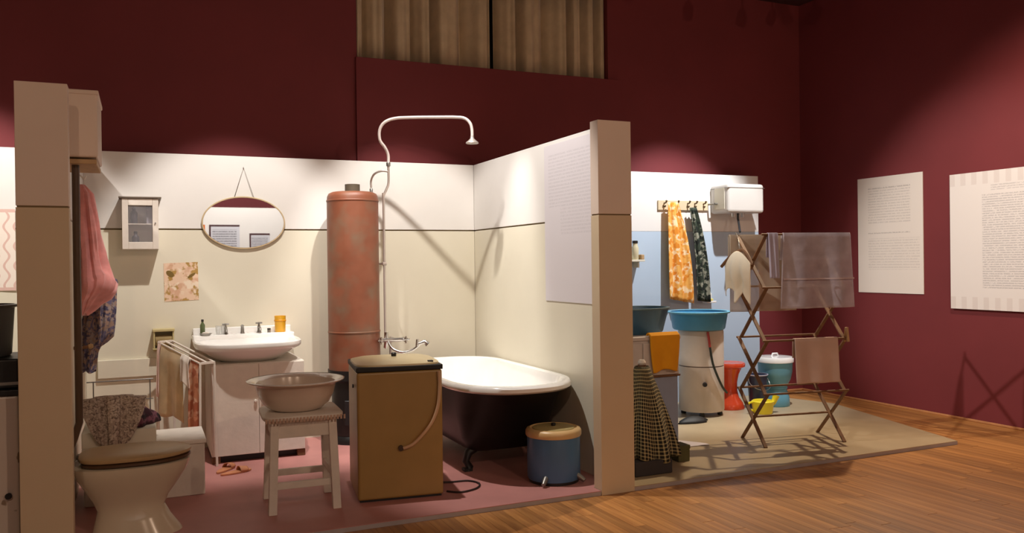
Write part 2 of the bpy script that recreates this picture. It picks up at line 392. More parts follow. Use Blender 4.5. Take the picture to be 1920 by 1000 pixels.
# wire frame standing on the chest lid
t = thing('wire_frame', 'thin grey wire frame standing on the stepped chest', 'wire rack', (.30, 1.42, PZ+.455))
for x in (-.16, .18): obj('upright', tube(new(), [(x, .05, 0), (x, .05, .262)], .004, 8), DULLM, t, smooth=True)
for z in (.13, .262): obj('rail', tube(new(), [(-.2, .05, z), (.2, .05, z)], .004, 8), DULLM, t, smooth=True)
# crocheted cloth hanging over the chest edge
CRO = blotch('crochet_grey', (168, 148, 134), [(118, 100, 90), (196, 178, 162)], 60)
def fn(u, v):
    s = (u-.5)*2; wd = .19*(1-.55*v*v)
    drop = v
    x = .27+s*wd+.012*math.sin(16*s); y = 1.20-.155*min(1, v*2.2)-.012*math.cos(9*s)-.0
    z = PZ+.66-.02*s*s-(.0 if v < .2 else (v-.2)*.42)*(1-.35*s*s)
    return Vector((x, y-.015*math.sin(14*s+2)*v, z))
tag(obj('crochet_cloth', grid(new(), fn, 40, 24), CRO, smooth=True, solid=.006), 'grey crocheted cloth hanging down the front of the chest behind the toilet', 'cloth')
# ---- wall peg and hanging clothes on the left partition
t = thing('wall_peg', 'small brown wooden peg sticking out of the partition above the toilet', 'peg', (.04, 1.30, .99))
bm = new(); tube(bm, [(.001, 0, 0), (.05, 0, 0), (.085, 0, .006)], .011, 10); obj('shank', bm, WOODD, t, smooth=True)
bm = new(); tube(bm, [(.085, 0, .006), (.1, 0, .008), (.112, 0, .008)], [.014, .018, .012], 10); obj('tip', bm, WOODL, t, smooth=True)
def hanging(name, lab, cat, M, x0, y0, prof, seed, flat=.55, folds=9, amp=.09):
    """a garment hung against the left partition: prof = (z, half width along x+y, x offset)"""
    rnd = random.Random(seed); p1, p2 = rnd.random()*6, rnd.random()*6
    bm = new(); n = 56; R = []
    for z, w_, off in prof:
        ring = []
        for i in range(n):
            th = 2*PI*i/n
            q = Vector((math.cos(th), math.sin(th), z*3+seed))
            k = 1+amp*math.sin(folds*th+p1+1.2*z)+.5*amp*math.sin((folds*2+1)*th+p2-2*z)+.30*noise.noise(q*1.3)+.16*noise.noise(q*Vector((3, 3, 1.5)))
            ring.append(Vector((max(.042, x0+off+w_*k*math.cos(th)), y0+w_*1.25*k*math.sin(th), z+.03*w_/.1*math.sin(3*th+p2)*(z < 1.6))))
        R.append(ring)
    rings(bm, R); return tag(obj(name, bm, M, smooth=True), lab, cat)
PINKT = mat('pink_fabric', (216, 140, 134), .9, var=.15, scale=14, sheen=.3)
hanging('pink_garment', 'pink garment hanging in folds from the partition wall under the cistern', 'garment', PINKT, .10, 1.72,
        [(2.06, .025, -.03), (2.03, .04, -.02)]+[(2.0-.033*k, .055+.0042*k, -.01+.0022*k) for k in range(18)]+[(1.41, .135, .035), (1.36, .13, .03), (1.31, .12, .01), (1.27, .09, -.01), (1.22, .06, -.02), (1.18, .03, -.03)], 5)
FLOR = blotch('floral_fabric', (98, 90, 112), [(150, 136, 132), (66, 60, 84), (150, 124, 108)], 22)
hanging('floral_dress', 'dark blue and beige floral dress hanging below the pink garment', 'dress', FLOR, .115, 2.03,
        [(1.45, .05, .03), (1.38, .10, .05)]+[(1.36-.03*k, .108-.0008*k, .05-.002*k) for k in range(13)]+[(.96, .085, .0), (.93, .065, -.02), (.88, .055, -.03), (.82, .05, -.03), (.76, .045, -.03)], 9, folds=10)
for lab, y, z in (('white metal hook holding the pink garment on the partition', 1.72, 2.10), ('white metal hook holding the floral dress on the partition', 2.03, 1.47)):
    t = thing('wall_hook', lab, 'hook', (.04, y, z))
    bm = new(); box(bm, .0005, .006, -.015, .015, -.02, .06); obj('plate', bm, WPAINT, t, bevel=.002)
    bm = new(); tube(bm, [(.006, 0, .03), (.03, 0, .02), (.05, 0, -.0), (.062, 0, .02)], .005, 8, smooth=5); obj('arm', bm, WPAINT, t, smooth=True)

# ---- wall cabinet with glazed door
t = thing('wall_cabinet', 'small white wall cabinet with a glazed door above the toilet chest', 'cabinet', (.435, D-.001, 1.635))
y0 = -.185
bm = new(); box(bm, -.128, -.112, y0+.02, 0, 0, .39); box(bm, .112, .128, y0+.02, 0, 0, .39); box(bm, -.112, .112, y0+.02, 0, 0, .014); box(bm, -.112, .112, y0+.02, 0, .376, .39); box(bm, -.112, .112, -.012, 0, .014, .376)
obj('body', bm, WPAINT, t, bevel=.002)
bm = new(); box(bm, -.15, .15, y0-.012, 0, .39, .402); obj('cornice', bm, mat('grey_brown_cornice', (112, 98, 84), .6), t, bevel=.003)
door = new(); box(door, -.128, -.085, y0, y0+.018, 0, .388); box(door, .085, .128, y0, y0+.018, 0, .388); box(door, -.085, .085, y0, y0+.018, 0, .055); box(door, -.085, .085, y0, y0+.018, .335, .388)
dr = obj('door', door, WPAINT, t, bevel=.003)
GLASS = mat('cabinet_glass', (200, 196, 200), .08, alpha=.14)
obj('pane', box(new(), -.085, .085, y0+.007, y0+.011, .055, .335), GLASS, dr)
bm = new(); lathe(bm, [(.004, 0), (.006, .006), (.004, .012)], 0, 0, 12)
kb = obj('knob', bm, DULLM, dr, smooth=True); kb.rotation_euler = (PI/2, 0, 0); kb.location = (.105, y0, .2)
bm = new(); box(bm, -.112, .112, y0+.03, -.013, .19, .198); obj('shelf', bm, WPAINT, t)
def bottle(name, lab, cat, loc, r, h, M, capM, neck=.45, group=None):
    t = thing(name, lab, cat, loc, group=group)
    bm = new(); lathe(bm, [(r*.9, 0), (r, .004), (r, h*.62), (r*.8, h*.7), (r*neck, h*.78), (r*neck, h*.86)], n=20); obj('body', bm, M, t, smooth=True)
    bm = new(); lathe(bm, [(r*neck*1.15, h*.86), (r*neck*1.15, h*.98), (r*neck*.9, h)], n=16); obj('cap', bm, capM, t, smooth=True)
    return t
GREYB = mat('dark_grey_glass', (70, 66, 72), .2); GREYC = mat('grey_lilac_box', (132, 124, 134), .6)
bottle('medicine_bottle', 'dark medicine bottle on the lower shelf inside the glazed wall cabinet', 'bottle', (.40, 2.44, 1.650), .026, .125, GREYB, BLACK)
bottle('medicine_bottle', 'dark medicine bottle on the upper shelf inside the glazed wall cabinet', 'bottle', (.39, 2.44, 1.8335), .026, .13, GREYB, BLACK)
t = thing('medicine_box', 'grey box standing inside the glazed wall cabinet', 'box', (.50, 2.46, 1.8335)); obj('carton', box(new(), -.022, .022, -.03, .03, 0, .14), GREYC, t, bevel=.002); obj('lid_flap', box(new(), -.022, .022, -.0305, .0305, .12, .1405), GREYB, t)

# ---- oval mirror hanging on a cord
t = thing('oval_mirror', 'oval mirror with thin gilt frame hanging on a cord above the washbasin', 'mirror', (1.213, D-.004, 1.852))
TILT = math.radians(.5)
def ell(a, b, y, n=72): return [Vector((a*math.cos(2*PI*i/n), y, b*math.sin(2*PI*i/n))) for i in range(n)]
MIR = mat('mirror_glass', (236, 236, 236), .012, 1, var=0)
bm = new(); rings(bm, [ell(.318, .205, -.010), ell(.318, .205, -.0135)]); mg = obj('glass', bm, MIR, t)
bm = new(); rings(bm, [ell(.318, .205, -.004), ell(.328, .215, -.004), ell(.330, .217, -.011), ell(.326, .213, -.017), ell(.319, .206, -.0165), ell(.318, .205, -.004)], False, False); fr = obj('frame', bm, mat('gilt_frame', (206, 184, 146), .4, .2), t, smooth=True)
for q in (mg, fr): q.rotation_euler = (TILT, 0, 0); q.location = (0, -.004, 0)
bm = new(); tube(bm, [(-.075, -.012, .205), (.003, -.006, .455), (.082, -.012, .205)], .0022, 6); obj('cord', bm, DULLM, t)
bm = new(); tube(bm, [(.003, .003, .455), (.003, -.012, .458)], .004, 8); obj('nail', bm, DULLM, t)

# ---- unframed print
PR = blotch('pin_up_print', (232, 200, 172), [(214, 170, 140), (240, 220, 196), (176, 138, 70)], 11, .6, (.52, .6))
t = thing('art_print', 'small square unframed print in peach tones beside the mirror', 'print', (.73, D-.001, 1.37))
obj('paper', sheet(new(), (-.128, -.002, -.15), (.255, 0, .008), (-.004, 0, .305), .002), PR, t)
for (cx, cz, a, b, rot) in ((-.085, .07, .034, .022, -.7), (.075, .055, .036, .011, .6)):
    bm = new(); rings(bm, [[Vector((cx+a*math.cos(k*.5236)*math.cos(rot)-b*math.sin(k*.5236)*math.sin(rot), y, cz+a*math.cos(k*.5236)*math.sin(rot)+b*math.sin(k*.5236)*math.cos(rot))) for k in range(12)] for y in (-.002, -.0026)])
    obj('printed_leaf', bm, mat('olive_ink', (122, 96, 40), .6), t)

# ---- paper holder on the wall
t = thing('paper_holder', 'cream enamel paper holder on the wall beside the towel rack', 'paper holder', (.60, D-.001, .86))
CRH = mat('cream_holder', (200, 184, 132), .4)
obj('back_plate', box(new(), -.085, .065, -.012, 0, -.03, .13), CRH, t, bevel=.003)
obj('hood', box(new(), -.09, .07, -.11, 0, .13, .15), CRH, t, bevel=.004)
for x in (-.085, .053): obj('cheek', box(new(), x, x+.012, -.10, -.012, 0, .13), CRH, t, bevel=.002)
obj('tray', box(new(), -.09, .07, -.10, -.012, -.012, 0), CRH, t, bevel=.003)
bm = new(); tube(bm, [(-.07, -.06, .06), (.05, -.06, .06)], .04, 20); obj('roll', bm, mat('brown_paper', (150, 128, 84), .8), t, smooth=True)
# ---- low tiled wall ledge behind
tag(obj('wall_ledge', box(new(), .12, .60, D-.03, D-.001, .64, .78), CREAMP, bevel=.004), 'cream board ledge on the back wall behind the wire frame', 'ledge')

# ---- towel stand
t = thing('towel_stand', 'white sloping towel stand hung with towels beside the vanity', 'towel rack', (.74, 2.10, PZ))
A0, A1 = Vector((-.14, .24, .89)), Vector((.125, -.30, .765))
s_ = Vector((.05, .025, 0))
for k in (-1, 0, 1): obj('rail', tube(new(), [A0+s_*k*1.0, A1+s_*k*1.0], .008, 10), WPAINT, t, smooth=True)
for P, zb in ((A0, 0), (A1, 0)):
    for k in (-1, 1):
        bm = new(); bar(bm, P+s_*k, Vector((P.x+s_.x*k*1.2, P.y+s_.y*k*1.2, 0)), .016, .016, up=(1, 0, 0)); obj('leg', bm, WPAINT, t, bevel=.002)
    bm = new(); bar(bm, P+s_*1.05, P-s_*1.05, .016, .018); obj('cross_bar', bm, WPAINT, t, bevel=.002)
def towel_over(name, lab, M, f0, f1, k, drop, seed, dropb=.2):
    off = Vector(t.location)
    a = A0.lerp(A1, f0)+s_*k+off; b = A0.lerp(A1, f1)+s_*k+off
    n_ = Vector((.89, .45, 0)); ph = seed
    def fn(u, v):
        p = a.lerp(b, u); s = (v-.33)/.67 if v > .33 else (v-.33)/.33
        d = drop*s if s > 0 else dropb*(-s)
        side = -1 if s > 0 else 1
        off_ = side*min(1, abs(s)*6)*.015+.016*math.sin(9*u+ph)*abs(s)*side
        zt = max(.05, p.z+.010-(d if abs(s) > .02 else 0)-.03*math.sin(5*u+ph)*abs(s))
        return Vector((p.x+n_.x*off_, p.y+n_.y*off_, zt))
    tag(obj(name, grid(new(), fn, 26, 30), M, smooth=True, solid=.005), lab, 'towel')
OCH = mat('ochre_stripe_towel', (204, 178, 134), .95, var=.2, scale=7, sheen=.3)
RUST = blotch('rust_towel', (206, 138, 104), [(222, 178, 150), (176, 100, 70)], 12)
WHT = mat('white_towel', (234, 224, 212), .95, var=.05, scale=20, sheen=.3)
towel_over('towel', 'ochre towel hanging on the sloping towel stand', OCH, .08, .62, -1.0, .52, 1)
towel_over('towel', 'white towel corner hanging on the sloping towel stand', WHT, .62, .80, -1.25, .20, 3)
towel_over('towel', 'rust coloured towel hanging at the end of the sloping towel stand', RUST, .78, .98, -1.0, .60, 2)
towel_over('towel', 'pale pink towel hanging at the wall end of the towel stand', mat('pale_pink_towel', (226, 196, 184), .95, var=.1), 0.01, .075, -1.05, .40, 5)

# ---- vanity cabinet and washbasin
t = thing('vanity_cabinet', 'white vanity cabinet under the washbasin', 'cabinet', (1.235, 2.545, PZ))
FV = -.655
obj('body', box(new(), -.34, .34, FV+.02, -.001, .05, .735), WPAINT, t, bevel=.004)
obj('plinth', box(new(), -.33, .33, FV+.06, -.03, 0, .05), BLACK, t)
for k in (0, 1):
    x0 = -.337+k*.338; d0 = obj('door', box(new(), x0, x0+.336, FV, FV+.019, .055, .73), WPAINT, t, bevel=.003)
    bm = new(); lathe(bm, [(.006, 0), (.012, .008), (.013, .016), (.007, .022)], 0, 0, 14); kb = obj('knob', bm, WPAINT, d0, smooth=True)
    kb.rotation_euler = (PI/2, 0, 0); kb.location = (x0+(.31 if k == 0 else .026), FV, .45)
for s in (-1, 1): obj('foot', box(new(), s*.31-.03, s*.31+.03, FV+.01, FV+.07, 0, .052), WOODD, t, bevel=.004)
# washbasin
t = thing('washbasin', 'white enamel washbasin with raised back on the vanity cabinet', 'washbasin', (1.19, 2.54, PZ+.735))
def basin_ring(hw, yb, yf, z, n=56, e=2.6):
    cy = (yb+yf)/2; hd = (yb-yf)/2; R = []
    for i in range(n):
        th = 2*PI*i/n; c, s = math.cos(th), math.sin(th)
        ee = e if s < 0 else 6
        R.append(Vector((hw*math.copysign(abs(c)**(2/ee), c), cy+hd*math.copysign(abs(s)**(2/ee), s), z)))
    return R
bm = new()
rings(bm, [basin_ring(.22, -.10, -.56, .001), basin_ring(.27, -.08, -.64, .035), basin_ring(.33, -.04, -.71, .075), basin_ring(.375, -.01, -.752, .10), basin_ring(.392, -.002, -.772, .112),
           basin_ring(.396, -.0, -.778, .13), basin_ring(.394, -.0, -.774, .15), basin_ring(.386, -.004, -.764, .156), basin_ring(.352, -.20, -.732, .148), basin_ring(.325, -.22, -.70, .10), basin_ring(.25, -.26, -.62, .05), basin_ring(.08, -.36, -.50, .03)])
obj('bowl', bm, ENAM, t, smooth=True)
bm = new(); box(bm, -.392, .392, -.17, -.0005, .12, .185); obj('tap_ledge', bm, ENAM, t, bevel=.012)
bm = new(); box(bm, -.385, .385, -.03, -.0005, .18, .235); obj('splash_back', bm, ENAM, t, bevel=.01)
bm = new(); lathe(bm, [(.022, .031), (.022, .034), (.012, .035)], 0, -.43, 16); obj('drain', bm, CHROME, t, smooth=True)
for k, x in enumerate((-.14, .12)):
    bm = new(); lathe(bm, [(.022, .184), (.018, .192), (.012, .21), (.013, .235), (.008, .245), (.008, .262)], x, -.09, 16)
    tube(bm, [(x, -.09, .225), (x, -.13, .232), (x, -.165, .222), (x, -.17, .205)], .009, 10)
    tp = obj('tap', bm, DULLM, t, smooth=True)
    bm = new(); tube(bm, [(x-.026, -.09, .263), (x+.026, -.09, .263)], .007, 8); tube(bm, [(x, -.116, .263), (x, -.064, .263)], .007, 8); obj('cross_handle', bm, DULLM, tp, smooth=True)
bm = new(); lathe(bm, [(.018, .184), (.014, .2), (.012, .24), (.016, .245), (.006, .255)], -.01, -.09, 14); obj('plug_lifter', bm, DULLM, t, smooth=True)
zb = PZ+.735+.185
bottle('lotion_bottle', 'slim dark green bottle on the left end of the washbasin ledge', 'bottle', (.875, 2.43, zb), .019, .125, mat('green_bottle', (92, 104, 70), .2), BLACK)
t = thing('soap_dish', 'small metal soap dish on the washbasin ledge', 'soap dish', (.895, 2.385, zb))
bm = new(); lathe(bm, [(.03, 0), (.045, .012), (.048, .016), (.042, .014), (.028, .005)], n=24, sy=.55); obj('dish', bm, DULLM, t, smooth=True)
bm = new(); lathe(bm, [(.02, .006), (.027, .014), (.024, .024), (.012, .027)], n=20, sy=.55); obj('soap', bm, WHT, t, smooth=True)
for i, x in enumerate((1.0, 1.04)):
    t = thing('drinking_glass', ['small clear glass on the washbasin ledge next to the soap dish', 'small clear glass on the washbasin ledge next to the tap'][i], 'glass', (x-.01, 2.42+.02*i, zb), group='glasses on the washbasin ledge')
    bm = new(); lathe(bm, [(.015, 0), (.019, .07), (.0175, .07), (.014, .004)], n=20); obj('tumbler', bm, mat('clear_glass', (220, 220, 216), .05, alpha=.3), t, smooth=True)
t = thing('toothbrush_cup', 'yellow plastic beaker on the washbasin ledge', 'cup', (1.475, 2.42, zb))
bm = new(); lathe(bm, [(.038, 0), (.042, .005), (.046, .128), (.0475, .132), (.044, .132), (.039, .01), (.01, .008)], n=32); obj('beaker', bm, mat('yellow_plastic', (238, 176, 36), .35), t, smooth=True)
bm = new(); lathe(bm, [(.0455, .085), (.0485, .09), (.0485, .098), (.0458, .102)], n=32, caps=(False, False)); obj('band', bm, mat('amber_plastic', (222, 150, 24), .35), t, smooth=True)
t = thing('small_jar', 'tiny metal jar beside the yellow beaker on the washbasin ledge', 'jar', (1.385, 2.42, zb))
bm = new(); lathe(bm, [(.013, 0), (.014, .02), (.011, .024)], n=16); obj('pot', bm, DULLM, t, smooth=True); bm = new(); lathe(bm, [(.0145, .024), (.0145, .032), (.01, .034)], n=16); obj('lid', bm, BLACK, t, smooth=True)

# ---- copper bath boiler on its stove
COP = blotch('aged_copper', (132, 76, 52), [(118, 66, 44), (144, 88, 64), (122, 96, 76)], 4, .5, (.45, .8))
t = thing('bath_boiler', 'tall aged copper bath boiler on a black stove base', 'boiler', (2.055, 2.27, PZ))
RB = .212
bm = new(); lathe(bm, [(RB, .60), (RB, 1.99), (RB*.985, 2.03), (RB*.93, 2.055), (RB*.8, 2.068), (RB*.42, 2.075)], n=56); obj('tank', bm, COP, t, smooth=True)
for z in (1.985, .90): obj('seam', lathe(new(), [(RB+.001, z), (RB+.004, z+.005), (RB+.004, z+.013), (RB+.001, z+.018)], n=56, caps=(False, False)), COP, t, smooth=True)
bm = new(); lathe(bm, [(RB*.88, 0.06), (RB*.9, .08), (RB*.9, .50), (RB*1.04, .52), (RB*1.04, .60), (RB*.9, .602)], n=48); st = obj('stove', bm, BLACK, t, smooth=True)
bm = new(); lathe(bm, [(RB*1.0, 0), (RB*1.0, .03), (RB*.9, .062)], n=48); obj('base_ring', bm, BLACK, st, smooth=True)
bm = new(); rot = Matrix.Rotation(-.2, 3, 'Z'); box(bm, -.09, .09, -RB*.9-.012, -RB*.9+.03, .16, .36, rot, (0, 0, .2)); obj('stove_door', bm, mat('dark_iron', (44, 44, 46), .4, .4), st, bevel=.004)
bm = new(); lathe(bm, [(.062, 2.07), (.062, 2.135), (.054, 2.135), (.054, 2.08)], .0, 0, 28); obj('flue_collar', bm, mat('rusty_flue', (92, 82, 66), .6), t, smooth=True)
bm = new(); lathe(bm, [(.014, 2.06), (.014, 2.10), (.01, 2.104)], .155, -.02, 14); obj('pipe_union', bm, DULLM, t, smooth=True)

# ---- shower riser, arm, mixer
t = thing('bath_shower', 'grey metal shower riser with long overhead arm and bath mixer tap', 'shower', (2.33, 2.16, PZ+.72))
L_ = Vector(t.location)
SP = mat('painted_grey_pipe', (198, 186, 178), .35, .6)
def W(p): return Vector(p)-L_
bm = new(); tube(bm, [W(p) for p in ((2.29, 2.16, .80), (2.29, 2.16, 1.98), (2.29, 2.16, 2.06), (2.315, 2.16, 2.12), (2.335, 2.16, 2.18), (2.335, 2.16, 2.32))], .0105, 12, smooth=6); obj('riser_pipe', bm, SP, t, smooth=True)
bm = new(); lathe(bm, [(.016, 0), (.018, .004), (.018, .028), (.016, .032)], 2.335-L_.x, 0, 14)
for v in bm.verts: v.co.z += 2.315-L_.z
obj('coupling', bm, DULLM, t, smooth=True)
bm = new(); tube(bm, [W(p) for p in ((2.335, 2.16, 2.33), (2.335, 2.16, 2.41), (2.305, 2.15, 2.47), (2.26, 2.14, 2.53), (2.255, 2.12, 2.61), (2.29, 2.09, 2.67), (2.37, 2.05, 2.70), (2.5, 1.955, 2.70), (2.65, 1.83, 2.69), (2.78, 1.725, 2.68), (2.84, 1.675, 2.665), (2.875, 1.645, 2.62), (2.885, 1.635, 2.56), (2.885, 1.635, 2.50))], .0125, 12, smooth=6); obj('shower_arm', bm, mat('white_lacquered_pipe', (226, 212, 206), .3, .2), t, smooth=True)
bm = new(); lathe(bm, [(.014, 2.52), (.016, 2.50), (.03, 2.485), (.05, 2.47), (.052, 2.462), (.046, 2.458)], 2.885, 1.635, 28)
for v in bm.verts: v.co -= L_
obj('shower_head', bm, SP, t, smooth=True)
bm = new(); tube(bm, [W(p) for p in ((2.335, 2.16, 2.27), (2.28, 2.17, 2.275), (2.225, 2.2, 2.25), (2.21, 2.25, 2.20), (2.21, 2.25, 2.14))], .009, 10, smooth=5); obj('boiler_feed', bm, SP, t, smooth=True)
bm = new(); tube(bm, [W(p) for p in ((2.29, 2.16, 1.50), (2.29, 2.535, 1.50))], .008, 8); tube(bm, [W(p) for p in ((2.275, 2.16, 1.50), (2.305, 2.16, 1.50))], .016, 8); obj('wall_bracket', bm, SP, t, smooth=True)
bm = new(); tube(bm, [W(p) for p in ((2.24, 2.12, .865), (2.44, 2.12, .865))], .017, 12); tube(bm, [W(p) for p in ((2.29, 2.16, .80), (2.29, 2.13, .87), (2.29, 2.13, .93))], .016, 10); mx = obj('mixer_body', bm, CHROME, t, smooth=True)
for x in (2.235, 2.445):
    bm = new(); tube(bm, [W((x, 2.09, .865)), W((x, 2.155, .865))], .02, 12); tube(bm, [W((x, 2.08, .835)), W((x, 2.08, .895))], .007, 8); tube(bm, [W((x-.03, 2.08, .865)), W((x+.03, 2.08, .865))], .007, 8); obj('handle', bm, CHROME, mx, smooth=True)
bm = new(); tube(bm, [W(p) for p in ((2.30, 2.12, .86), (2.32, 2.05, .80), (2.39, 2.0, .77), (2.47, 1.97, .79), (2.52, 1.955, .83))], .010, 10, smooth=5); obj('hose', bm, CHROME, mx, smooth=True)
bm = new(); tube(bm, [W(p) for p in ((2.50, 1.96, .83), (2.56, 1.94, .855), (2.585, 1.93, .83))], [.012, .017, .024], 12); tube(bm, [W(p) for p in ((2.50, 1.96, .815), (2.505, 1.955, .875))], .012, 10); obj('hand_shower', bm, CHROME, mx, smooth=True)
for x in (2.30, 2.40):
    bm = new(); tube(bm, [W(p) for p in ((x, 2.13, .86), (x, 2.4, .86), (x, 2.4, .72), (x, 2.4, PZ+.002))], .011, 10); obj('supply_pipe', bm, SP, t, smooth=True)

# ---- bathtub along the right partition
t = thing('bathtub', 'white roll-top bathtub with black outside standing along the partition', 'bathtub', (2.80, 1.30, PZ))
TUBB = mat('black_tub_enamel', (20, 16, 16), .5, var=.2); 
def tubring(a, yn, yf, z, n=72):
    R = []
    for i in range(n):
        th = 2*PI*i/n; c, s = math.cos(th), math.sin(th)
        x = a*math.copysign(abs(c)**.85, c)
        if s < 0: y = -.42+ (yn+.42)*abs(s)**.9
        else: y = .55+(yf-.55)*abs(s)**.75
        if abs(s) < 1e-9: y = .05
        R.append(Vector((x, y, z)))
    return R
o_ = [(.20, -.44, .62, .13), (.27, -.50, .74, .15), (.33, -.57, .82, .24), (.37, -.67, .88, .40), (.395, -.80, .93, .54), (.41, -.895, .95, .605)]
bm = new(); rings(bm, [tubring(*q) for q in o_], cap1=False); obj('shell', bm, TUBB, t, smooth=True)
i_ = [(.408, -.90, .945, .600), (.434, -.965, .985, .598), (.446, -.985, 1.0, .612), (.446, -.985, 1.0, .634), (.436, -.97, .985, .648), (.415, -.935, .96, .650), (.395, -.90, .935, .640), (.375, -.80, .91, .56), (.35, -.64, .87, .40), (.31, -.54, .80, .25), (.22, -.44, .62, .18)]
bm = new(); rings(bm, [tubring(*q) for q in i_], cap0=False); obj('basin', bm, ENAM, t, smooth=True)
for sx in (-1, 1):
    for y in (-.42, .62):
        bm = new(); tube(bm, [(sx*.20, y, .17), (sx*.27, y, .13), (sx*.29, y, .07), (sx*.26, y, .025), (sx*.28, y, .0)], [.035, .032, .026, .026, .034], 10); box(bm, sx*.28-.03, sx*.28+.03, y-.03, y+.03, 0, .02); obj('foot', bm, BLACK, t, smooth=True)
# ---- blue pedal bin
t = thing('pedal_bin', 'blue pedal bin with cream lid in front of the bathtub', 'bin', (2.955, .385, PZ))
BB = mat('blue_bin_enamel', (74, 112, 150), .35, var=.04)
RBn = .178
bm = new(); lathe(bm, [(RBn*.97, .02), (RBn, .03), (RBn, .31)], n=48); obj('body', bm, BB, t, smooth=True)
bm = new(); lathe(bm, [(RBn*.94, 0), (RBn*.94, .024)], n=48); obj('base', bm, BLACK, t, smooth=True)
CRL = mat('cream_bin_lid', (214, 178, 124), .35)
bm = new(); lathe(bm, [(RBn+.006, .305), (RBn+.010, .312), (RBn+.010, .338), (RBn+.002, .352), (RBn*.90, .358), (RBn*.86, .352)], n=48); ld = obj('lid', bm, CRL, t, smooth=True)
bm = new(); lathe(bm, [(RBn*.86, .350), (RBn*.80, .352), (RBn*.78, .358), (RBn*.4, .363), (.005, .365)], n=40); obj('lid_disc', bm, mat('olive_cream', (176, 156, 104), .4), ld, smooth=True)
bm = new(); lathe(bm, [(.012, .363), (.017, .372), (.014, .384), (.004, .386)], n=16); obj('knob', bm, BLACK, ld, smooth=True)
for a in (-2.35, -.9):
    bm = new(); c, s = math.cos(a), math.sin(a); tube(bm, [(c*RBn*.95, s*RBn*.95, .05), (c*(RBn+.02), s*(RBn+.02), .035), (c*(RBn+.045), s*(RBn+.045), .02)], [.02, .018, .014], 10); obj('pedal' if a < -2 else 'stay', bm, DULLM, t, smooth=True)

# ---- stool with enamel bowl
t = thing('wooden_stool', 'white painted wooden stool carrying a large enamel bowl', 'stool', (1.32, .60, PZ), math.radians(-3))
hs = .195
SH = .55
lg = []
for sx in (-1, 1):
    for sy in (-1, 1):
        bm = new(); rings(bm, [[Vector((sx*(hs-.02+off)+i*.024, sy*(hs-.02+off)+j*.024, z)) for i, j in ((-1,-1), (1,-1), (1,1), (-1,1))] for z, off in ((0, .012), (SH, -.008))]); obj('leg', bm, WPAINT, t, bevel=.003)
for a, b in (((-1, -1), (1, -1)), ((1, -1), (1, 1)), ((1, 1), (-1, 1)), ((-1, 1), (-1, -1))):
    q = hs-.025
    bm = new(); bar(bm, (a[0]*q, a[1]*q, SH-.055), (b[0]*q, b[1]*q, SH-.055), .022, .105); obj('apron', bm, WPAINT, t, bevel=.002)
    zz = .16 if a[1] == b[1] else .21
    bm = new(); bar(bm, (a[0]*q, a[1]*q, zz), (b[0]*q, b[1]*q, zz), .022, .04); obj('stretcher', bm, WPAINT, t, bevel=.002)
bm = new(); n = 64; R = []
for z, k in ((SH, .0), (SH+.006, .006), (SH+.022, .006), (SH+.028, 0)):
    R.append([Vector((math.copysign(abs(math.cos(2*PI*i/n))**.28, math.cos(2*PI*i/n))*(hs+.035+k), math.copysign(abs(math.sin(2*PI*i/n))**.28, math.sin(2*PI*i/n))*(hs+.035+k), z)) for i in range(n)])
rings(bm, R); obj('seat', bm, WPAINT, t, smooth=True)
for k in range(24):
    x = -.225+k*.0196; obj('edge_scallop', box(new(), x, x+.011, -.2405, -.2365, SH-.006, SH+.02), mat('oilcloth_edging', (190, 160, 140), .7), t)
t = thing('enamel_bowl', 'large cream enamel wash bowl standing on the white stool', 'bowl', (1.30, .62, PZ+SH+.0285))
bm = new(); lathe(bm, [(.13, 0), (.16, .012), (.20, .045), (.228, .10), (.242, .155), (.265, .17), (.290, .178), (.293, .184), (.288, .187), (.262, .18), (.238, .168), (.222, .11), (.19, .045), (.14, .012), (.01, .01)], n=64); obj('shell', bm, mat('cream_bowl_enamel', (218, 200, 184), .22, var=.04, coat=.4), t, smooth=True)
bm = new(); lathe(bm, [(.288, .180), (.294, .182), (.295, .186), (.288, .189)], n=64, caps=(False, False)); obj('rim', bm, ENAM, t, smooth=True)

# ---- spin dryer
t = thing('spin_dryer', 'tall cream spin dryer box with black edged lid and hose', 'spin dryer', (1.633, .423, PZ), math.radians(-7.4))
W_, D_, HH = .533, .52, .80
obj('casing', box(new(), 0, W_, 0, D_, .012, HH), mat('olive_cream_enamel', (164, 130, 72), .4, var=.05), t, bevel=.015)
obj('base', box(new(), .012, W_-.012, .012, D_-.012, 0, .02), BLACK, t)
obj('black_trim', box(new(), -.004, W_+.004, -.004, D_+.004, HH, HH+.032), BLACKR, t, bevel=.006)
bm = new()
def rr(hx, hy, z, n=48, e=.35): return [Vector((W_/2+math.copysign(abs(math.cos(2*PI*i/n))**e, math.cos(2*PI*i/n))*hx, D_/2+math.copysign(abs(math.sin(2*PI*i/n))**e, math.sin(2*PI*i/n))*hy, z)) for i in range(n)]
rings(bm, [rr(W_/2, D_/2, HH+.031), rr(W_/2-.002, D_/2-.002, HH+.042), rr(W_/2-.05, D_/2-.05, HH+.056, e=.45), rr(.12, .12, HH+.066, e=.7)]); ld = obj('lid', bm, CREAME, t, smooth=True)
bm = new(); lathe(bm, [(.016, HH+.062), (.018, HH+.085), (.013, HH+.09)], W_/2, D_/2, 16); obj('knob', bm, BLACK, ld, smooth=True)
bm = new(); box(bm, W_-.085, W_-.05, .03, .06, HH+.03, HH+.055); obj('latch', bm, BLACK, ld, bevel=.004)
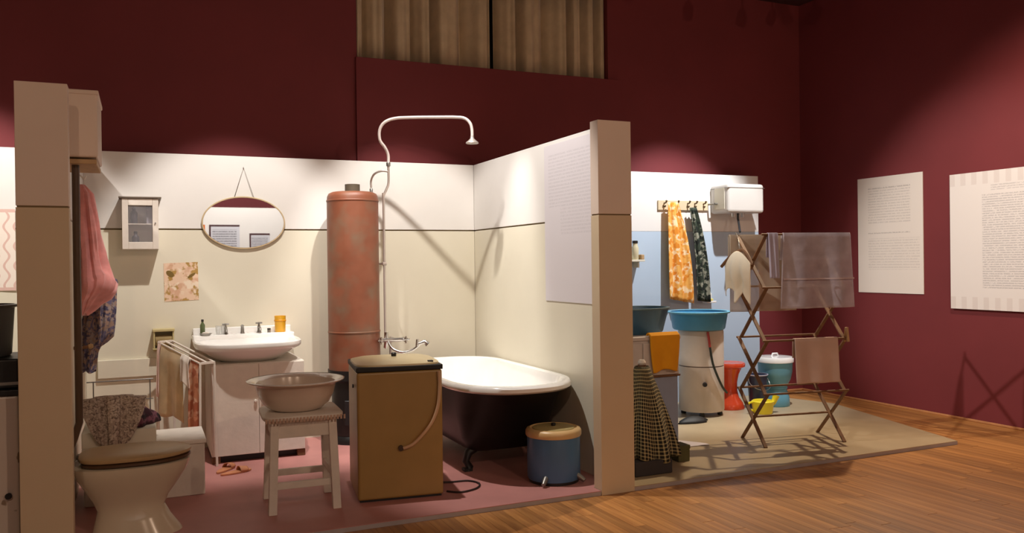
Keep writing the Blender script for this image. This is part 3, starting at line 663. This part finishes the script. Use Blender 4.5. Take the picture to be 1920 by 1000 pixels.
bm = new(); tube(bm, [(W_-.025, -.012, HH-.01), (W_-.022, -.02, HH-.10), (W_-.035, -.03, HH-.22), (W_-.075, -.035, HH-.32), (W_-.14, -.035, HH-.40), (W_-.20, -.03, HH-.455), (W_-.255, -.018, HH-.477)], .0105, 12, smooth=6); hz = obj('hose', bm, mat('pale_hose', (206, 168, 132), .5), t, smooth=True)
bm = new(); tube(bm, [(W_-.268, .0, HH-.477), (W_-.268, -.02, HH-.477)], .017, 14); obj('hose_clip', bm, mat('dark_clip', (70, 48, 30), .5), hz, smooth=True)
bm = new(); tube(bm, [(-.004, .16, HH-.10), (-.012, .16, HH-.10)], .012, 12); obj('side_switch', bm, BLACK, t, smooth=True)
bm = new(); tube(bm, [(2.225, .62, .045), (2.30, .62, .037), (2.42, .60, .037), (2.46, .50, .037), (2.40, .40, .037), (2.28, .36, .037), (2.205, .42, .037)], .006, 8, smooth=6); tag(obj('power_cord', bm, mat('dark_cord', (40, 26, 24), .6), smooth=True), 'dark power cord looped on the pink floor beside the spin dryer', 'cord')
# ---- slippers
SLIP = mat('tan_leather', (196, 128, 88), .6, var=.15)
for k, (x, y, a, lab) in enumerate(((.97, 1.68, -.6, 'tan slipper lying flat on the pink floor in front of the vanity'), (1.03, 1.56, -1.2, 'tan slipper turned sideways on the pink floor near the stool'))):
    t = thing('slipper', lab, 'slipper', (x, y, PZ), a)
    bm = new(); rings(bm, [[Vector((.035*(1-.25*math.cos(th))*math.cos(th)*1.0 if False else .036*math.cos(th)*(1+.2*math.sin(th)), .115*math.sin(th), z)) for th in [2*PI*i/28 for i in range(28)]] for z in (.001, .014)]); obj('sole', bm, SLIP, t, bevel=.003)
    bm = new(); grid(bm, lambda u, v: Vector((.036*math.cos(PI*u), .02+v*.06, .012+.034*math.sin(PI*u)*(1-.3*v))), 12, 4); obj('strap', bm, SLIP, t, smooth=True, solid=.004)

# ================================================================== LAUNDRY BAY
# ---- cabinet by the partition
t = thing('laundry_cabinet', 'low laundry cabinet with cream top drawers and grey-blue side beside the partition', 'cabinet', (3.95, 1.10, PZ))
BG = mat('grey_blue_paint', (150, 158, 180), .5); CRP = mat('cream_grey_paint', (206, 194, 186), .5)
obj('lower_body', box(new(), -.34, .335, -.26, .28, 0, .56), BG, t, bevel=.005)
obj('upper_body', box(new(), -.345, .34, -.27, .28, .575, .85), CRP, t, bevel=.005)
obj('divider', box(new(), -.35, .348, -.278, .28, .56, .575), WOODD, t, bevel=.002)
obj('top', box(new(), -.36, .35, -.285, .285, .85, .88), CRP, t, bevel=.006)
for k in (0, 1):
    d0 = obj('drawer', box(new(), -.33+k*.335, -.005+k*.335, -.282, -.27, .60, .83), CRP, t, bevel=.003)
    bm = new(); lathe(bm, [(.008, 0), (.014, .01), (.012, .02)], n=12); kb = obj('knob', bm, WPAINT, d0, smooth=True); kb.rotation_euler = (PI/2, 0, 0); kb.location = (-.17+k*.335, -.282, .72)
t = thing('zinc_tub', 'dark blue-grey zinc wash tub on the laundry cabinet', 'tub', (4.08, 1.13, PZ+.881))
ZN = mat('dark_zinc', (60, 100, 128), .35, .2, var=.15)
bm = new(); lathe(bm, [(.22, 0), (.24, .02), (.29, .20), (.30, .205), (.285, .205), (.235, .025), (.05, .02)], n=48, sy=.75); obj('shell', bm, ZN, t, smooth=True)
bm = new(); lathe(bm, [(.291, .195), (.302, .198), (.303, .208), (.293, .211), (.286, .205)], n=48, sy=.75, caps=(False, False)); obj('rim', bm, mat('teal_grey_rim', (110, 140, 150), .35, .4), t, smooth=True)
def fn(u, v):
    x = 4.0+u*.27; s = v
    if s < .2: return Vector((x, .845-.04*s/.2, PZ+.889+.016*math.sin(PI*s/.2)))
    q = (s-.2)/.8; taper = 1-.16*q*q
    return Vector((4.135+(x-4.135)*taper, .795-.010*math.sin(10*u+1)*q-.004, PZ+.888-q*.275-.012*math.cos(6*u)*q))
tag(obj('yellow_cloth', grid(new(), fn, 24, 24), mat('yellow_fabric', (236, 160, 14), .85, var=.06), smooth=True, solid=.012), 'bright yellow cloth hanging over the front edge of the laundry cabinet', 'cloth')
# ---- gingham skirt on a stand
GING = gingham('gingham_fabric', (26, 22, 16), (188, 172, 126), 1)
nt, b = nodes(GING)
t = thing('gingham_stand', 'dark wooden stand under the gingham skirt beside the partition end', 'stand', (3.67, .40, PZ))
DKW = mat('dark_grey_cloth', (58, 52, 52), .9)
obj('base_block', box(new(), -.2, .10, -.22, .12, 0, .10), DKW, t, bevel=.01); bm = new(); tube(bm, [(0, 0, .1), (0, 0, .73)], .03, 12); obj('column', bm, WOODD, t, smooth=True)
bm = new(); lathe(bm, [(.02, .73), (.03, .745), (.02, .765)], n=14); obj('knob', bm, WPAINT, t, smooth=True)
bm = new(); uvl = bm.loops.layers.uv.verify()
def fn(u, v):
    th = 2*PI*u; r = .05+.185*(1-(1-v)**1.4); k = 1+.13*v*math.sin(9*th+1)+.05*v*math.sin(17*th)
    return Vector((3.67+r*k*math.cos(th), .40+r*k*math.sin(th)*.9, PZ+.72-.63*v+.02*math.sin(5*th)*v))
grid(bm, fn, 108, 24)
uvl = bm.loops.layers.uv.verify()
for f in bm.faces:
    for l in f.loops: l[uvl].uv = (l[uvl].uv[0]*62, l[uvl].uv[1]*26)
tag(obj('gingham_skirt', bm, GING, smooth=True, solid=.004), 'black and cream gingham skirt draped over a stand beside the partition end', 'skirt')
t = thing('olive_box', 'small olive green box on the floor beside the gingham skirt', 'box', (4.03, .47, PZ)); OLV = mat('olive_card', (84, 80, 44), .7)
obj('carton', box(new(), -.05, .05, -.06, .06, 0, .11), OLV, t, bevel=.004); obj('lid', box(new(), -.053, .053, -.063, .063, .09, .118), OLV, t, bevel=.003)
def fn(u, v): return Vector((4.27+u*.26+.0*v, .79+v*(.33*(1-u*.85))-.02*u, PZ+.004+.006*math.sin(3*u)*v))
tag(obj('paper_sheet', grid(new(), fn, 8, 6), mat('white_paper', (214, 204, 206), .7), solid=.002), 'sheet of white paper lying on the beige platform by the laundry cabinet', 'paper')
# ---- washing machine
t = thing('washing_machine', 'round cream drum washing machine with a dark band carrying a blue tub', 'washing machine', (5.30, 1.90, PZ))
CW = mat('cream_machine', (214, 200, 184), .4, var=.05)
RW = .212
bm = new(); lathe(bm, [(RW*.98, .045), (RW, .055), (RW, .465)], n=56); obj('lower_drum', bm, CW, t, smooth=True)
bm = new(); lathe(bm, [(RW*.985, .463), (RW*.985, .477)], n=56); obj('band', bm, mat('brown_band', (92, 70, 56), .5), t, smooth=True)
bm = new(); lathe(bm, [(RW, .475), (RW, .79), (RW*.985, .805), (RW*.9, .812)], n=56); obj('upper_drum', bm, CW, t, smooth=True)
for a in (-2.2, -.7, .9, 2.4):
    bm = new(); lathe(bm, [(.022, 0), (.026, .012), (.018, .05)], RW*.8*math.cos(a), RW*.8*math.sin(a), 12); obj('foot', bm, BLACK, t, smooth=True)
a = math.radians(-118); 
bm = new(); tube(bm, [(math.cos(a)*(RW-.01), math.sin(a)*(RW-.01), .31), (math.cos(a)*(RW+.03), math.sin(a)*(RW+.03), .31)], [.024, .017], 14); obj('control_knob', bm, BLACK, t, smooth=True)
bm = new(); tube(bm, [(-.08, -RW*1.0, .80), (-.078, -RW*1.06, .74), (-.07, -RW*1.08, .66)], .012, 10, smooth=4); hz = obj('hose_end', bm, mat('red_rubber', (176, 66, 58), .5), t, smooth=True)
bm = new(); tube(bm, [(-.07, -RW*1.08, .67), (-.045, -RW*1.10, .52), (.0, -RW*1.12, .40), (.07, -RW*1.08, .28), (.14, -RW*.95, .22)], .011, 10, smooth=6); obj('hose', bm, mat('dark_green_rubber', (44, 50, 42), .5), t, smooth=True)
t = thing('plastic_tub', 'sky blue plastic wash tub standing on the round washing machine', 'tub', (5.27, 1.89, PZ+.8125))
BT = mat('blue_plastic', (72, 148, 190), .35)
bm = new(); lathe(bm, [(.235, 0), (.245, .012), (.27, .155), (.262, .16), (.24, .02), (.03, .014)], n=56); obj('shell', bm, BT, t, smooth=True)
bm = new(); lathe(bm, [(.268, .150), (.292, .156), (.295, .168), (.286, .174), (.265, .168)], n=56, caps=(False, False)); obj('rim', bm, mat('light_blue_plastic', (110, 178, 206), .35), t, smooth=True)
# ---- dark garment under the machine
def fn(u, v):
    th = 2*PI*u; return Vector((4.98+.16*v*math.cos(th)*(1+.2*math.sin(4*th)), 1.60+.08*v*math.sin(th), PZ+.004+.05*(1-v*v)))
tag(obj('dark_rag', grid(new(), fn, 24, 5), BLACKR, smooth=True, solid=.004), 'dark rag on the floor in front of the washing machine', 'rag')
# ---- orange stool, bucket, watering can, teal pail
t = thing('hourglass_stool', 'orange-red plastic stool shaped like an hourglass', 'stool', (5.73, 2.03, PZ))
OR = mat('orange_plastic', (214, 74, 40), .25, var=.04, coat=.4)
bm = new(); lathe(bm, [(.145, 0), (.148, .012), (.13, .06), (.095, .11), (.078, .18), (.078, .26), (.095, .34), (.125, .405)], n=48); obj('body', bm, OR, t, smooth=True)
bm = new(); lathe(bm, [(.125, .400), (.155, .415), (.158, .44), (.15, .452), (.12, .448)], n=48); obj('seat', bm, OR, t, smooth=True)
t = thing('enamel_bucket', 'dark blue enamel bucket with white rim beside the orange stool', 'bucket', (5.97, 1.90, PZ))
bm = new(); lathe(bm, [(.07, 0), (.075, .01), (.10, .33), (.094, .33), (.07, .015), (.01, .012)], n=36); obj('shell', bm, mat('navy_enamel', (52, 62, 92), .25), t, smooth=True)
bm = new(); lathe(bm, [(.1, .325), (.106, .33), (.106, .338), (.098, .338)], n=36, caps=(False, False)); obj('rim', bm, mat('pale_lilac_rim', (190, 190, 210), .3), t, smooth=True)
bm = new(); tube(bm, [(-.105, 0, .325), (-.12, -.03, .26), (-.085, -.09, .21), (0, -.12, .19), (.085, -.09, .21), (.12, -.03, .26), (.105, 0, .325)], .0035, 6, smooth=4); obj('handle', bm, DULLM, t, smooth=True)
t = thing('watering_can', 'yellow plastic watering can on the floor behind the clothes airer', 'watering can', (5.83, 1.66, PZ), .0)
YP = mat('lemon_plastic', (228, 208, 40), .35)
bm = new(); lathe(bm, [(.085, 0), (.09, .01), (.105, .115), (.09, .125), (.08, .11), (.07, .012)], n=32); obj('body', bm, YP, t, smooth=True)
bm = new(); tube(bm, [(.06, 0, .05), (.115, -.02, .10), (.14, -.03, .165)], [.03, .025, .032], 12); obj('spout', bm, YP, t, smooth=True)
bm = new(); tube(bm, [(-.095, .02, .11), (-.14, .03, .10), (-.145, .03, .05), (-.085, .02, .025)], .011, 8, smooth=4); obj('handle', bm, YP, t, smooth=True)
t = thing('nappy_pail', 'teal hourglass shaped pail with white lid at the end of the blue wall', 'pail', (6.24, 1.95, PZ))
TL = mat('teal_plastic', (104, 164, 186), .35)
bm = new(); lathe(bm, [(.135, 0), (.14, .01), (.135, .09), (.115, .15), (.105, .18), (.125, .22), (.15, .27), (.165, .34), (.17, .44)], n=44); obj('body', bm, TL, t, smooth=True)
bm = new(); lathe(bm, [(.106, .170), (.118, .175), (.118, .19), (.107, .195)], n=44, caps=(False, False)); obj('waist_ring', bm, TL, t, smooth=True)
bm = new(); lathe(bm, [(.172, .435), (.182, .44), (.182, .475), (.17, .49), (.05, .498)], n=44); ld = obj('lid', bm, ENAM, t, smooth=True)
bm = new(); tube(bm, [(-.04, 0, .495), (-.03, 0, .52), (.03, 0, .52), (.04, 0, .495)], .008, 8); obj('lid_grip', bm, ENAM, ld, smooth=True)
# ---- hook board, towel, garment
t = thing('hook_board', 'cream wooden coat hook board on the white wall of the laundry bay', 'hook board', (5.57, D-.001, 2.015))
obj('board', box(new(), -.31, .31, -.018, 0, 0, .10), mat('cream_board', (216, 198, 164), .5), t, bevel=.004)
for x in (-.24, -.09, .05, .14, .25):
    bm = new(); tube(bm, [(x, -.015, .07), (x, -.05, .072), (x, -.065, .095)], [.008, .007, .011], 8); tube(bm, [(x, -.015, .04), (x, -.035, .03), (x, -.045, .045)], [.007, .006, .008], 8); obj('hook', bm, mat('brass_brown', (110, 88, 60), .4, .5), t, smooth=True)
ORT = blotch('orange_floral_towel', (240, 176, 84), [(250, 222, 176), (226, 140, 40)], 13)
def drape(name, lab, cat, M, top, bl, br, yy, amp, nf, seed, z_bottom=None, seams=None, thick=.006):
    """cloth hung from a point or short line: top=(x0,x1,z), bottom corners bl, br = (x,z)"""
    def fn(u, v):
        e = 1-(1-v)**2.2
        xl = top[0]+(bl[0]-top[0])*e; xr = top[1]+(br[0]-top[1])*e
        zb = bl[1]+(br[1]-bl[1])*u; z = top[2]+(zb-top[2])*v-.02*math.sin(PI*u)*0
        f = amp*(.35+.65*v)
        return Vector((xl+(xr-xl)*u, yy-.03-f*(1+math.sin(nf*2*PI*u+seed))-.3*f*math.sin(nf*4.6*PI*u+seed*2), z))
    return tag(obj(name, grid(new(), fn, 60, 24), M, smooth=True, solid=thick), lab, cat)
drape('orange_towel', 'orange and white patterned towel hanging from the hook board', 'towel', ORT, (5.33, 5.46, 2.09), (5.32, 1.11), (5.64, 1.05), D-.045, .02, 2.5, 1)
GRN = blotch('green_black_fabric', (52, 62, 48), [(150, 150, 132), (22, 28, 22)], 18)
drape('dark_garment', 'dark green and grey garment hanging beside the orange towel', 'garment', GRN, (5.60, 5.68, 2.04), (5.67, 1.08), (5.83, 1.06), D-.045, .02, 2, 2.6)
# ---- water heater
t = thing('water_heater', 'white wall mounted water heater at the end of the laundry bay wall', 'water heater', (6.12, D-.001, 1.98))
obj('casing', box(new(), -.2, .265, -.30, 0, 0, .30), mat('heater_enamel', (214, 208, 200), .35, var=.02), t, bevel=.03)
obj('seam', box(new(), -.203, .268, -.302, -.02, .255, .261), DULLM, t)
obj('grille_panel', box(new(), -.204, -.197, -.24, -.08, .04, .26), CREAMP, t, bevel=.002)
bm = new(); tube(bm, [(0, -.2, .005), (0, -.2, -.06), (-.01, -.22, -.08), (-.09, -.34, -.20)], .012, 10); obj('swivel_spout', bm, mat('dark_spout', (70, 70, 72), .3, .6), t, smooth=True)
for s in (-1, 1):
    bm = new(); tube(bm, [(s*.06, -.2, .003), (s*.06, -.2, -.04)], [.022, .018], 12); obj('valve', bm, CHROME, t, smooth=True)
bm = new(); tube(bm, [(-.2, -.12, .10), (-.235, -.12, .10)], .012, 10); tube(bm, [(-.235, -.12, .10), (-.235, -.004, .10)], .01, 10); obj('pipe_stub', bm, DULLM, t, smooth=True)
# ---- small shelf, bottle
t = thing('wall_shelf', 'small cream wall shelf on the blue wall next to the partition', 'shelf', (4.86, D-.001, 1.47))
obj('board', box(new(), -.16, .16, -.13, 0, .02, .04), CREAMP, t, bevel=.003)
for s in (-1, 1): obj('bracket', box(new(), s*.11-.008, s*.11+.008, -.09, 0, -.04, .02), CREAMP, t)
bottle('cosmetic_bottle', 'cream bottle with black cap on the small wall shelf', 'bottle', (4.94, 2.47, 1.51), .035, .19, mat('cream_plastic', (214, 204, 170), .4), BLACK, neck=.7)
t = thing('scrub_soap_block', 'pale soap block lying on the small wall shelf', 'soap', (4.995, 2.445, 1.51)); obj('bar', box(new(), -.02, .02, -.03, .03, 0, .05), WOODL, t, bevel=.008); obj('stamp', box(new(), -.012, .012, -.018, .018, .05, .051), WOODL, t)
t = thing('soap_rack', 'small white soap rack on the blue wall above the plastic tub', 'soap rack', (5.86, D-.001, 1.05))
obj('tray', box(new(), -.06, .06, -.09, 0, 0, .02), ENAM, t, bevel=.005); obj('back_plate', box(new(), -.06, .06, -.012, 0, .02, .10), ENAM, t, bevel=.005); obj('soap', box(new(), -.035, .035, -.075, -.03, .02, .045), mat('yellow_soap', (220, 206, 120), .5), t, bevel=.01)

# ---- wooden scissor airer
AX, AY, AANG = 5.24, .62, math.radians(-10)
t = thing('clothes_airer', 'brown wooden folding scissor clothes airer on the beige platform', 'clothes airer', (AX, AY, PZ), AANG)
Wd, Sp, NL, LZ = .70, .40, 4, .415
for s in (-1, 1):
    x = s*Wd/2
    for k in range(NL):
        for q, dx in ((1, .012), (-1, -.012)):
            bm = new(); bar(bm, (x+dx, q*Sp/2, k*LZ+.002), (x+dx, -q*Sp/2, (k+1)*LZ+.002), .012, .03, up=(1, 0, 0)); obj('scissor_slat', bm, WOODD, t, bevel=.002)
        bm = new(); tube(bm, [(x-.022, 0, (k+.5)*LZ), (x+.022, 0, (k+.5)*LZ)], .006, 8); obj('pivot', bm, DULLM, t, smooth=True)
for k in range(1, NL+1):
    for q in (-1, 1):
        bm = new(); tube(bm, [(-Wd/2-.03, q*Sp/2, k*LZ), (Wd/2+.03, q*Sp/2, k*LZ)], .0085, 10); obj('rail', bm, WOODD, t, smooth=True)
bm = new(); tube(bm, [(-Wd/2, 0, .5*LZ), (Wd/2, 0, .5*LZ)], .0085, 10); obj('rail', bm, WOODD, t, smooth=True)
ca, sa = math.cos(AANG), math.sin(AANG)
def AW(x, y, z): return Vector((AX+x*ca-y*sa, AY+x*sa+y*ca, PZ+z))
def over_rail(name, lab, cat, M, x0, x1, ry, z, front, back, flare=0, seed=0, amp=.012, thick=.003, nf=2.0, group=None):
    def fn(u, v):
        tot = front+back; s = v*tot-back
        x = x0+(x1-x0)*u; f = abs(s)/max(front, back)
        side = -1 if s > 0 else 1
        k = min(1, abs(s)/.012)
        y = ry+side*(.013*k+.02*f)+amp*f*math.sin(nf*2*PI*u+seed+(0 if s > 0 else 1.5))
        zz = z+.011-(max(0, abs(s)-.008))
        xm = (x0+x1)/2
        return AW(xm+(x-xm)*(1+flare*f), y, zz)
    return tag(obj(name, grid(new(), fn, 44, 40), M, smooth=True, solid=thick), lab, cat, group)
zt = NL*LZ
over_rail('plastic_garment', 'clear plastic raincape hung over the top rail of the airer', 'raincape', PLAST, -.20, .40, -Sp/2, zt, .60, .22, .10, 1, amp=.02)
cape_seam = obj('seam', grid(new(), lambda u, v: AW(.10+(-.30+.6*u)*1.04, -Sp/2-.050+.012*math.sin(4*PI*u+1), zt-.345-.012*v), 44, 1), mat('pale_seam', (206, 190, 192), .5, alpha=.8), solid=.002)
cape_seam.parent = bpy.data.objects['plastic_garment']
over_rail('plastic_cover', 'beige plastic sheet hung over the rear top rail of the airer', 'plastic sheet', mat('beige_plastic', (190, 172, 150), .35, alpha=.62, bump=.3, bscale=12), -.44, .16, Sp/2, zt, .64, .30, .02, 2, amp=.02)
over_rail('lilac_strip', 'lilac plastic strip hung over the top rail of the airer', 'plastic strip', mat('lilac_plastic', (190, 184, 204), .3, alpha=.8), -.33, -.245, -Sp/2, zt, .36, .2, .0, 3, amp=.008)
over_rail('hand_towel', 'pink hand towel hung over a middle rail of the airer', 'towel', mat('dusty_pink_towel', (202, 172, 156), .95, sheen=.2), -.11, .275, -Sp/2, 2*LZ, .36, .16, .0, 4, amp=.008, thick=.006)
# cream blouse on a wooden hanger at the left end
t = thing('garment_hanger', 'brown wooden hanger hooked on the left end of the airer', 'hanger', AW(-.44, 0, 0))
hp = Vector(t.location)
bm = new(); tube(bm, [AW(-.50, .22, 1.41)-hp, AW(-.47, .13, 1.49)-hp, AW(-.455, .0, 1.54)-hp, AW(-.455, -.10, 1.52)-hp, AW(-.46, -.20, 1.42)-hp], .013, 10, smooth=4); obj('shoulder_bar', bm, WOODD, t, smooth=True)
bm = new(); tube(bm, [AW(-.455, .0, 1.54)-hp, AW(-.45, .02, 1.60)-hp, AW(-.41, .12, 1.66)-hp, AW(-.38, .19, 1.685)-hp, AW(-.37, .215, 1.675)-hp], .003, 8, smooth=4); obj('hook', bm, DULLM, t, smooth=True)
def fn(u, v):
    s = (u-.5)*2
    top = 1.535-.10*abs(s)**1.7; ln = .36+.06*math.sin(5*s+1)-.08*abs(s)
    x = -.478-.022*math.sin(8*s+1)*v-.035*(1-s*s)*math.sin(PI*min(1, v*1.3))
    return AW(x, s*(.20-.03*v), top-v*ln)
tag(obj('cream_blouse', grid(new(), fn, 36, 24), mat('cream_cotton', (244, 230, 204), .9, var=.05, sheen=.2), smooth=True, solid=.004), 'cream blouse on a hanger at the left end of the airer', 'blouse')
t = thing('clothes_peg', 'pale wooden clothes peg clipped on the right end of the airer rail', 'peg', AW(.365, -Sp/2, 2*LZ))
for s in (-1, 1):
    bm = new(); box(bm, -.011, .011, s*.012-.006, s*.012+.006, -.03, .085, Matrix.Rotation(s*.12, 3, 'X'), (0, 0, .02)); obj('jaw', bm, WOODL, t, bevel=.002)

# ================================================================== KITCHEN BAY (edge of the photograph)
t = thing('enamel_cooker', 'white speckled enamel cooker with black hob left of the partition end', 'cooker', (-.46, .50, PZ))
SPK = blotch('chipped_enamel', (222, 208, 196), [(150, 128, 108)], 13, .3, (.64, .68))
obj('body', box(new(), -.33, .325, -.30, .28, .04, .83), SPK, t, bevel=.012)
obj('base', box(new(), -.31, .305, -.28, .26, 0, .045), BLACK, t)
obj('hob', box(new(), -.335, .33, -.305, .285, .83, .86), BLACK, t, bevel=.004)
bm = new(); tube(bm, [(.28, -.30, .335), (.28, -.325, .335)], [.012, .016], 14); obj('knob', bm, BLACK, t, smooth=True)
obj('oven_door', box(new(), -.30, .21, -.315, -.30, .12, .62), SPK, t, bevel=.006)
t = thing('black_range_top', 'black cast iron heater block on the enamel cooker', 'heater', (-.46, .46, PZ+.8605)); obj('block', box(new(), -.30, .325, -.22, .2, 0, .15), BLACK, t, bevel=.01); obj('rail', box(new(), -.305, .33, -.226, -.22, .02, .035), DULLM, t)
t = thing('zinc_boiler', 'grey zinc wash boiler on top of the black heater block', 'boiler', (-.46, .46, PZ+1.0115))
bm = new(); lathe(bm, [(.26, 0), (.27, .01), (.285, .25), (.295, .258), (.282, .262), (.262, .02), (.02, .015)], n=40, sy=.72); obj('shell', bm, mat('zinc', (150, 150, 152), .4, .5), t, smooth=True); bm = new(); lathe(bm, [(.286, .252), (.3, .256), (.3, .268), (.286, .27)], n=40, sy=.72, caps=(False, False)); obj('rim', bm, DULLM, t, smooth=True)
# embroidered wall cloth
LACE = mat('embroidered_linen', (240, 224, 212), .9); nt, b = nodes(LACE); tt, x, y = uvxy(nt)
f = math_n(nt, 'GREATER_THAN', math_n(nt, 'SINE', math_n(nt, 'ADD', math_n(nt, 'MULTIPLY', x, 70), math_n(nt, 'MULTIPLY', math_n(nt, 'SINE', math_n(nt, 'MULTIPLY', y, 26)), 1.6))), .72)
g2 = math_n(nt, 'GREATER_THAN', math_n(nt, 'ABSOLUTE', math_n(nt, 'SUBTRACT', y, .5)), .46)
nt.links.new(mixc(nt, math_n(nt, 'MULTIPLY', math_n(nt, 'MAXIMUM', f, g2), .6), lin((240, 226, 214)), lin((206, 148, 136))), b.inputs['Base Color'])
tag(obj('wall_cloth', grid(new(), lambda u, v: Vector((-1.15+.735*u, D-.006-.003*math.sin(14*u), 1.335+.605*v)), 30, 6), LACE, solid=.002), 'white wall cloth with pink embroidery in the kitchen bay', 'wall cloth')

# ================================================================== OPPOSITE DISPLAY (seen in the mirror)
GP = print_mat('opposite_print', (206, 206, 212), (90, 86, 92), 14, [(.1, .9, .1, .9, .9)], strength=.8)
DKF = mat('dark_frame', (74, 40, 44), .5)
def opp(x0, x1, z0, z1, lab):
    t = thing('display_board', lab, 'display board', (x0, -8.0, z0))
    obj('sheet', sheet(new(), (x1-x0, .012, 0), (-(x1-x0), 0, 0), (0, 0, z1-z0), .01), GP, t)
    bm = new(); box(bm, 0, x1-x0, .001, .02, z1-z0, z1-z0+.03); box(bm, 0, .03, .001, .02, 0, z1-z0); obj('frame', bm, DKF, t)
opp(1.68, 2.26, 1.45, 2.12, 'dark edged display board on the opposite exhibition wall beside the orange cloth')
opp(2.45, 2.85, 1.5, 1.95, 'small dark edged display board on the opposite exhibition wall')
tag(obj('orange_cloth', grid(new(), lambda u, v: Vector((1.40+.2*u, -7.97+.02*math.sin(12*u), 1.5+.65*v)), 20, 6), mat('orange_cotton', (214, 120, 60), .9), solid=.004), 'orange cloth hanging on the opposite exhibition wall', 'cloth')

# ================================================================== CEILING SPOTLIGHT HOUSINGS
for k, (p, tg, what) in enumerate(LAMPS):  # the added fill lamps get a housing too
    q = (tg-p).to_track_quat('-Z', 'Y'); back = (p-tg).normalized()
    t = thing('track_spotlight', 'black ceiling spotlight aimed at '+what, 'spotlight', p, group='ceiling spotlights')
    bm = new(); rings(bm, [[q @ Vector((r*math.cos(2*PI*i/20), r*math.sin(2*PI*i/20), z)) for i in range(20)] for r, z in ((.05, .0), (.052, .05), (.05, .12), (.03, .15))], cap0=False)
    obj('housing', bm, BLACK, t, smooth=True, solid=.003)
    bm = new(); tube(bm, [back*.1, Vector((back.x*.1, back.y*.1, ZC-p.z-.001))], .01, 8); obj('stem', bm, BLACK, t, smooth=True)
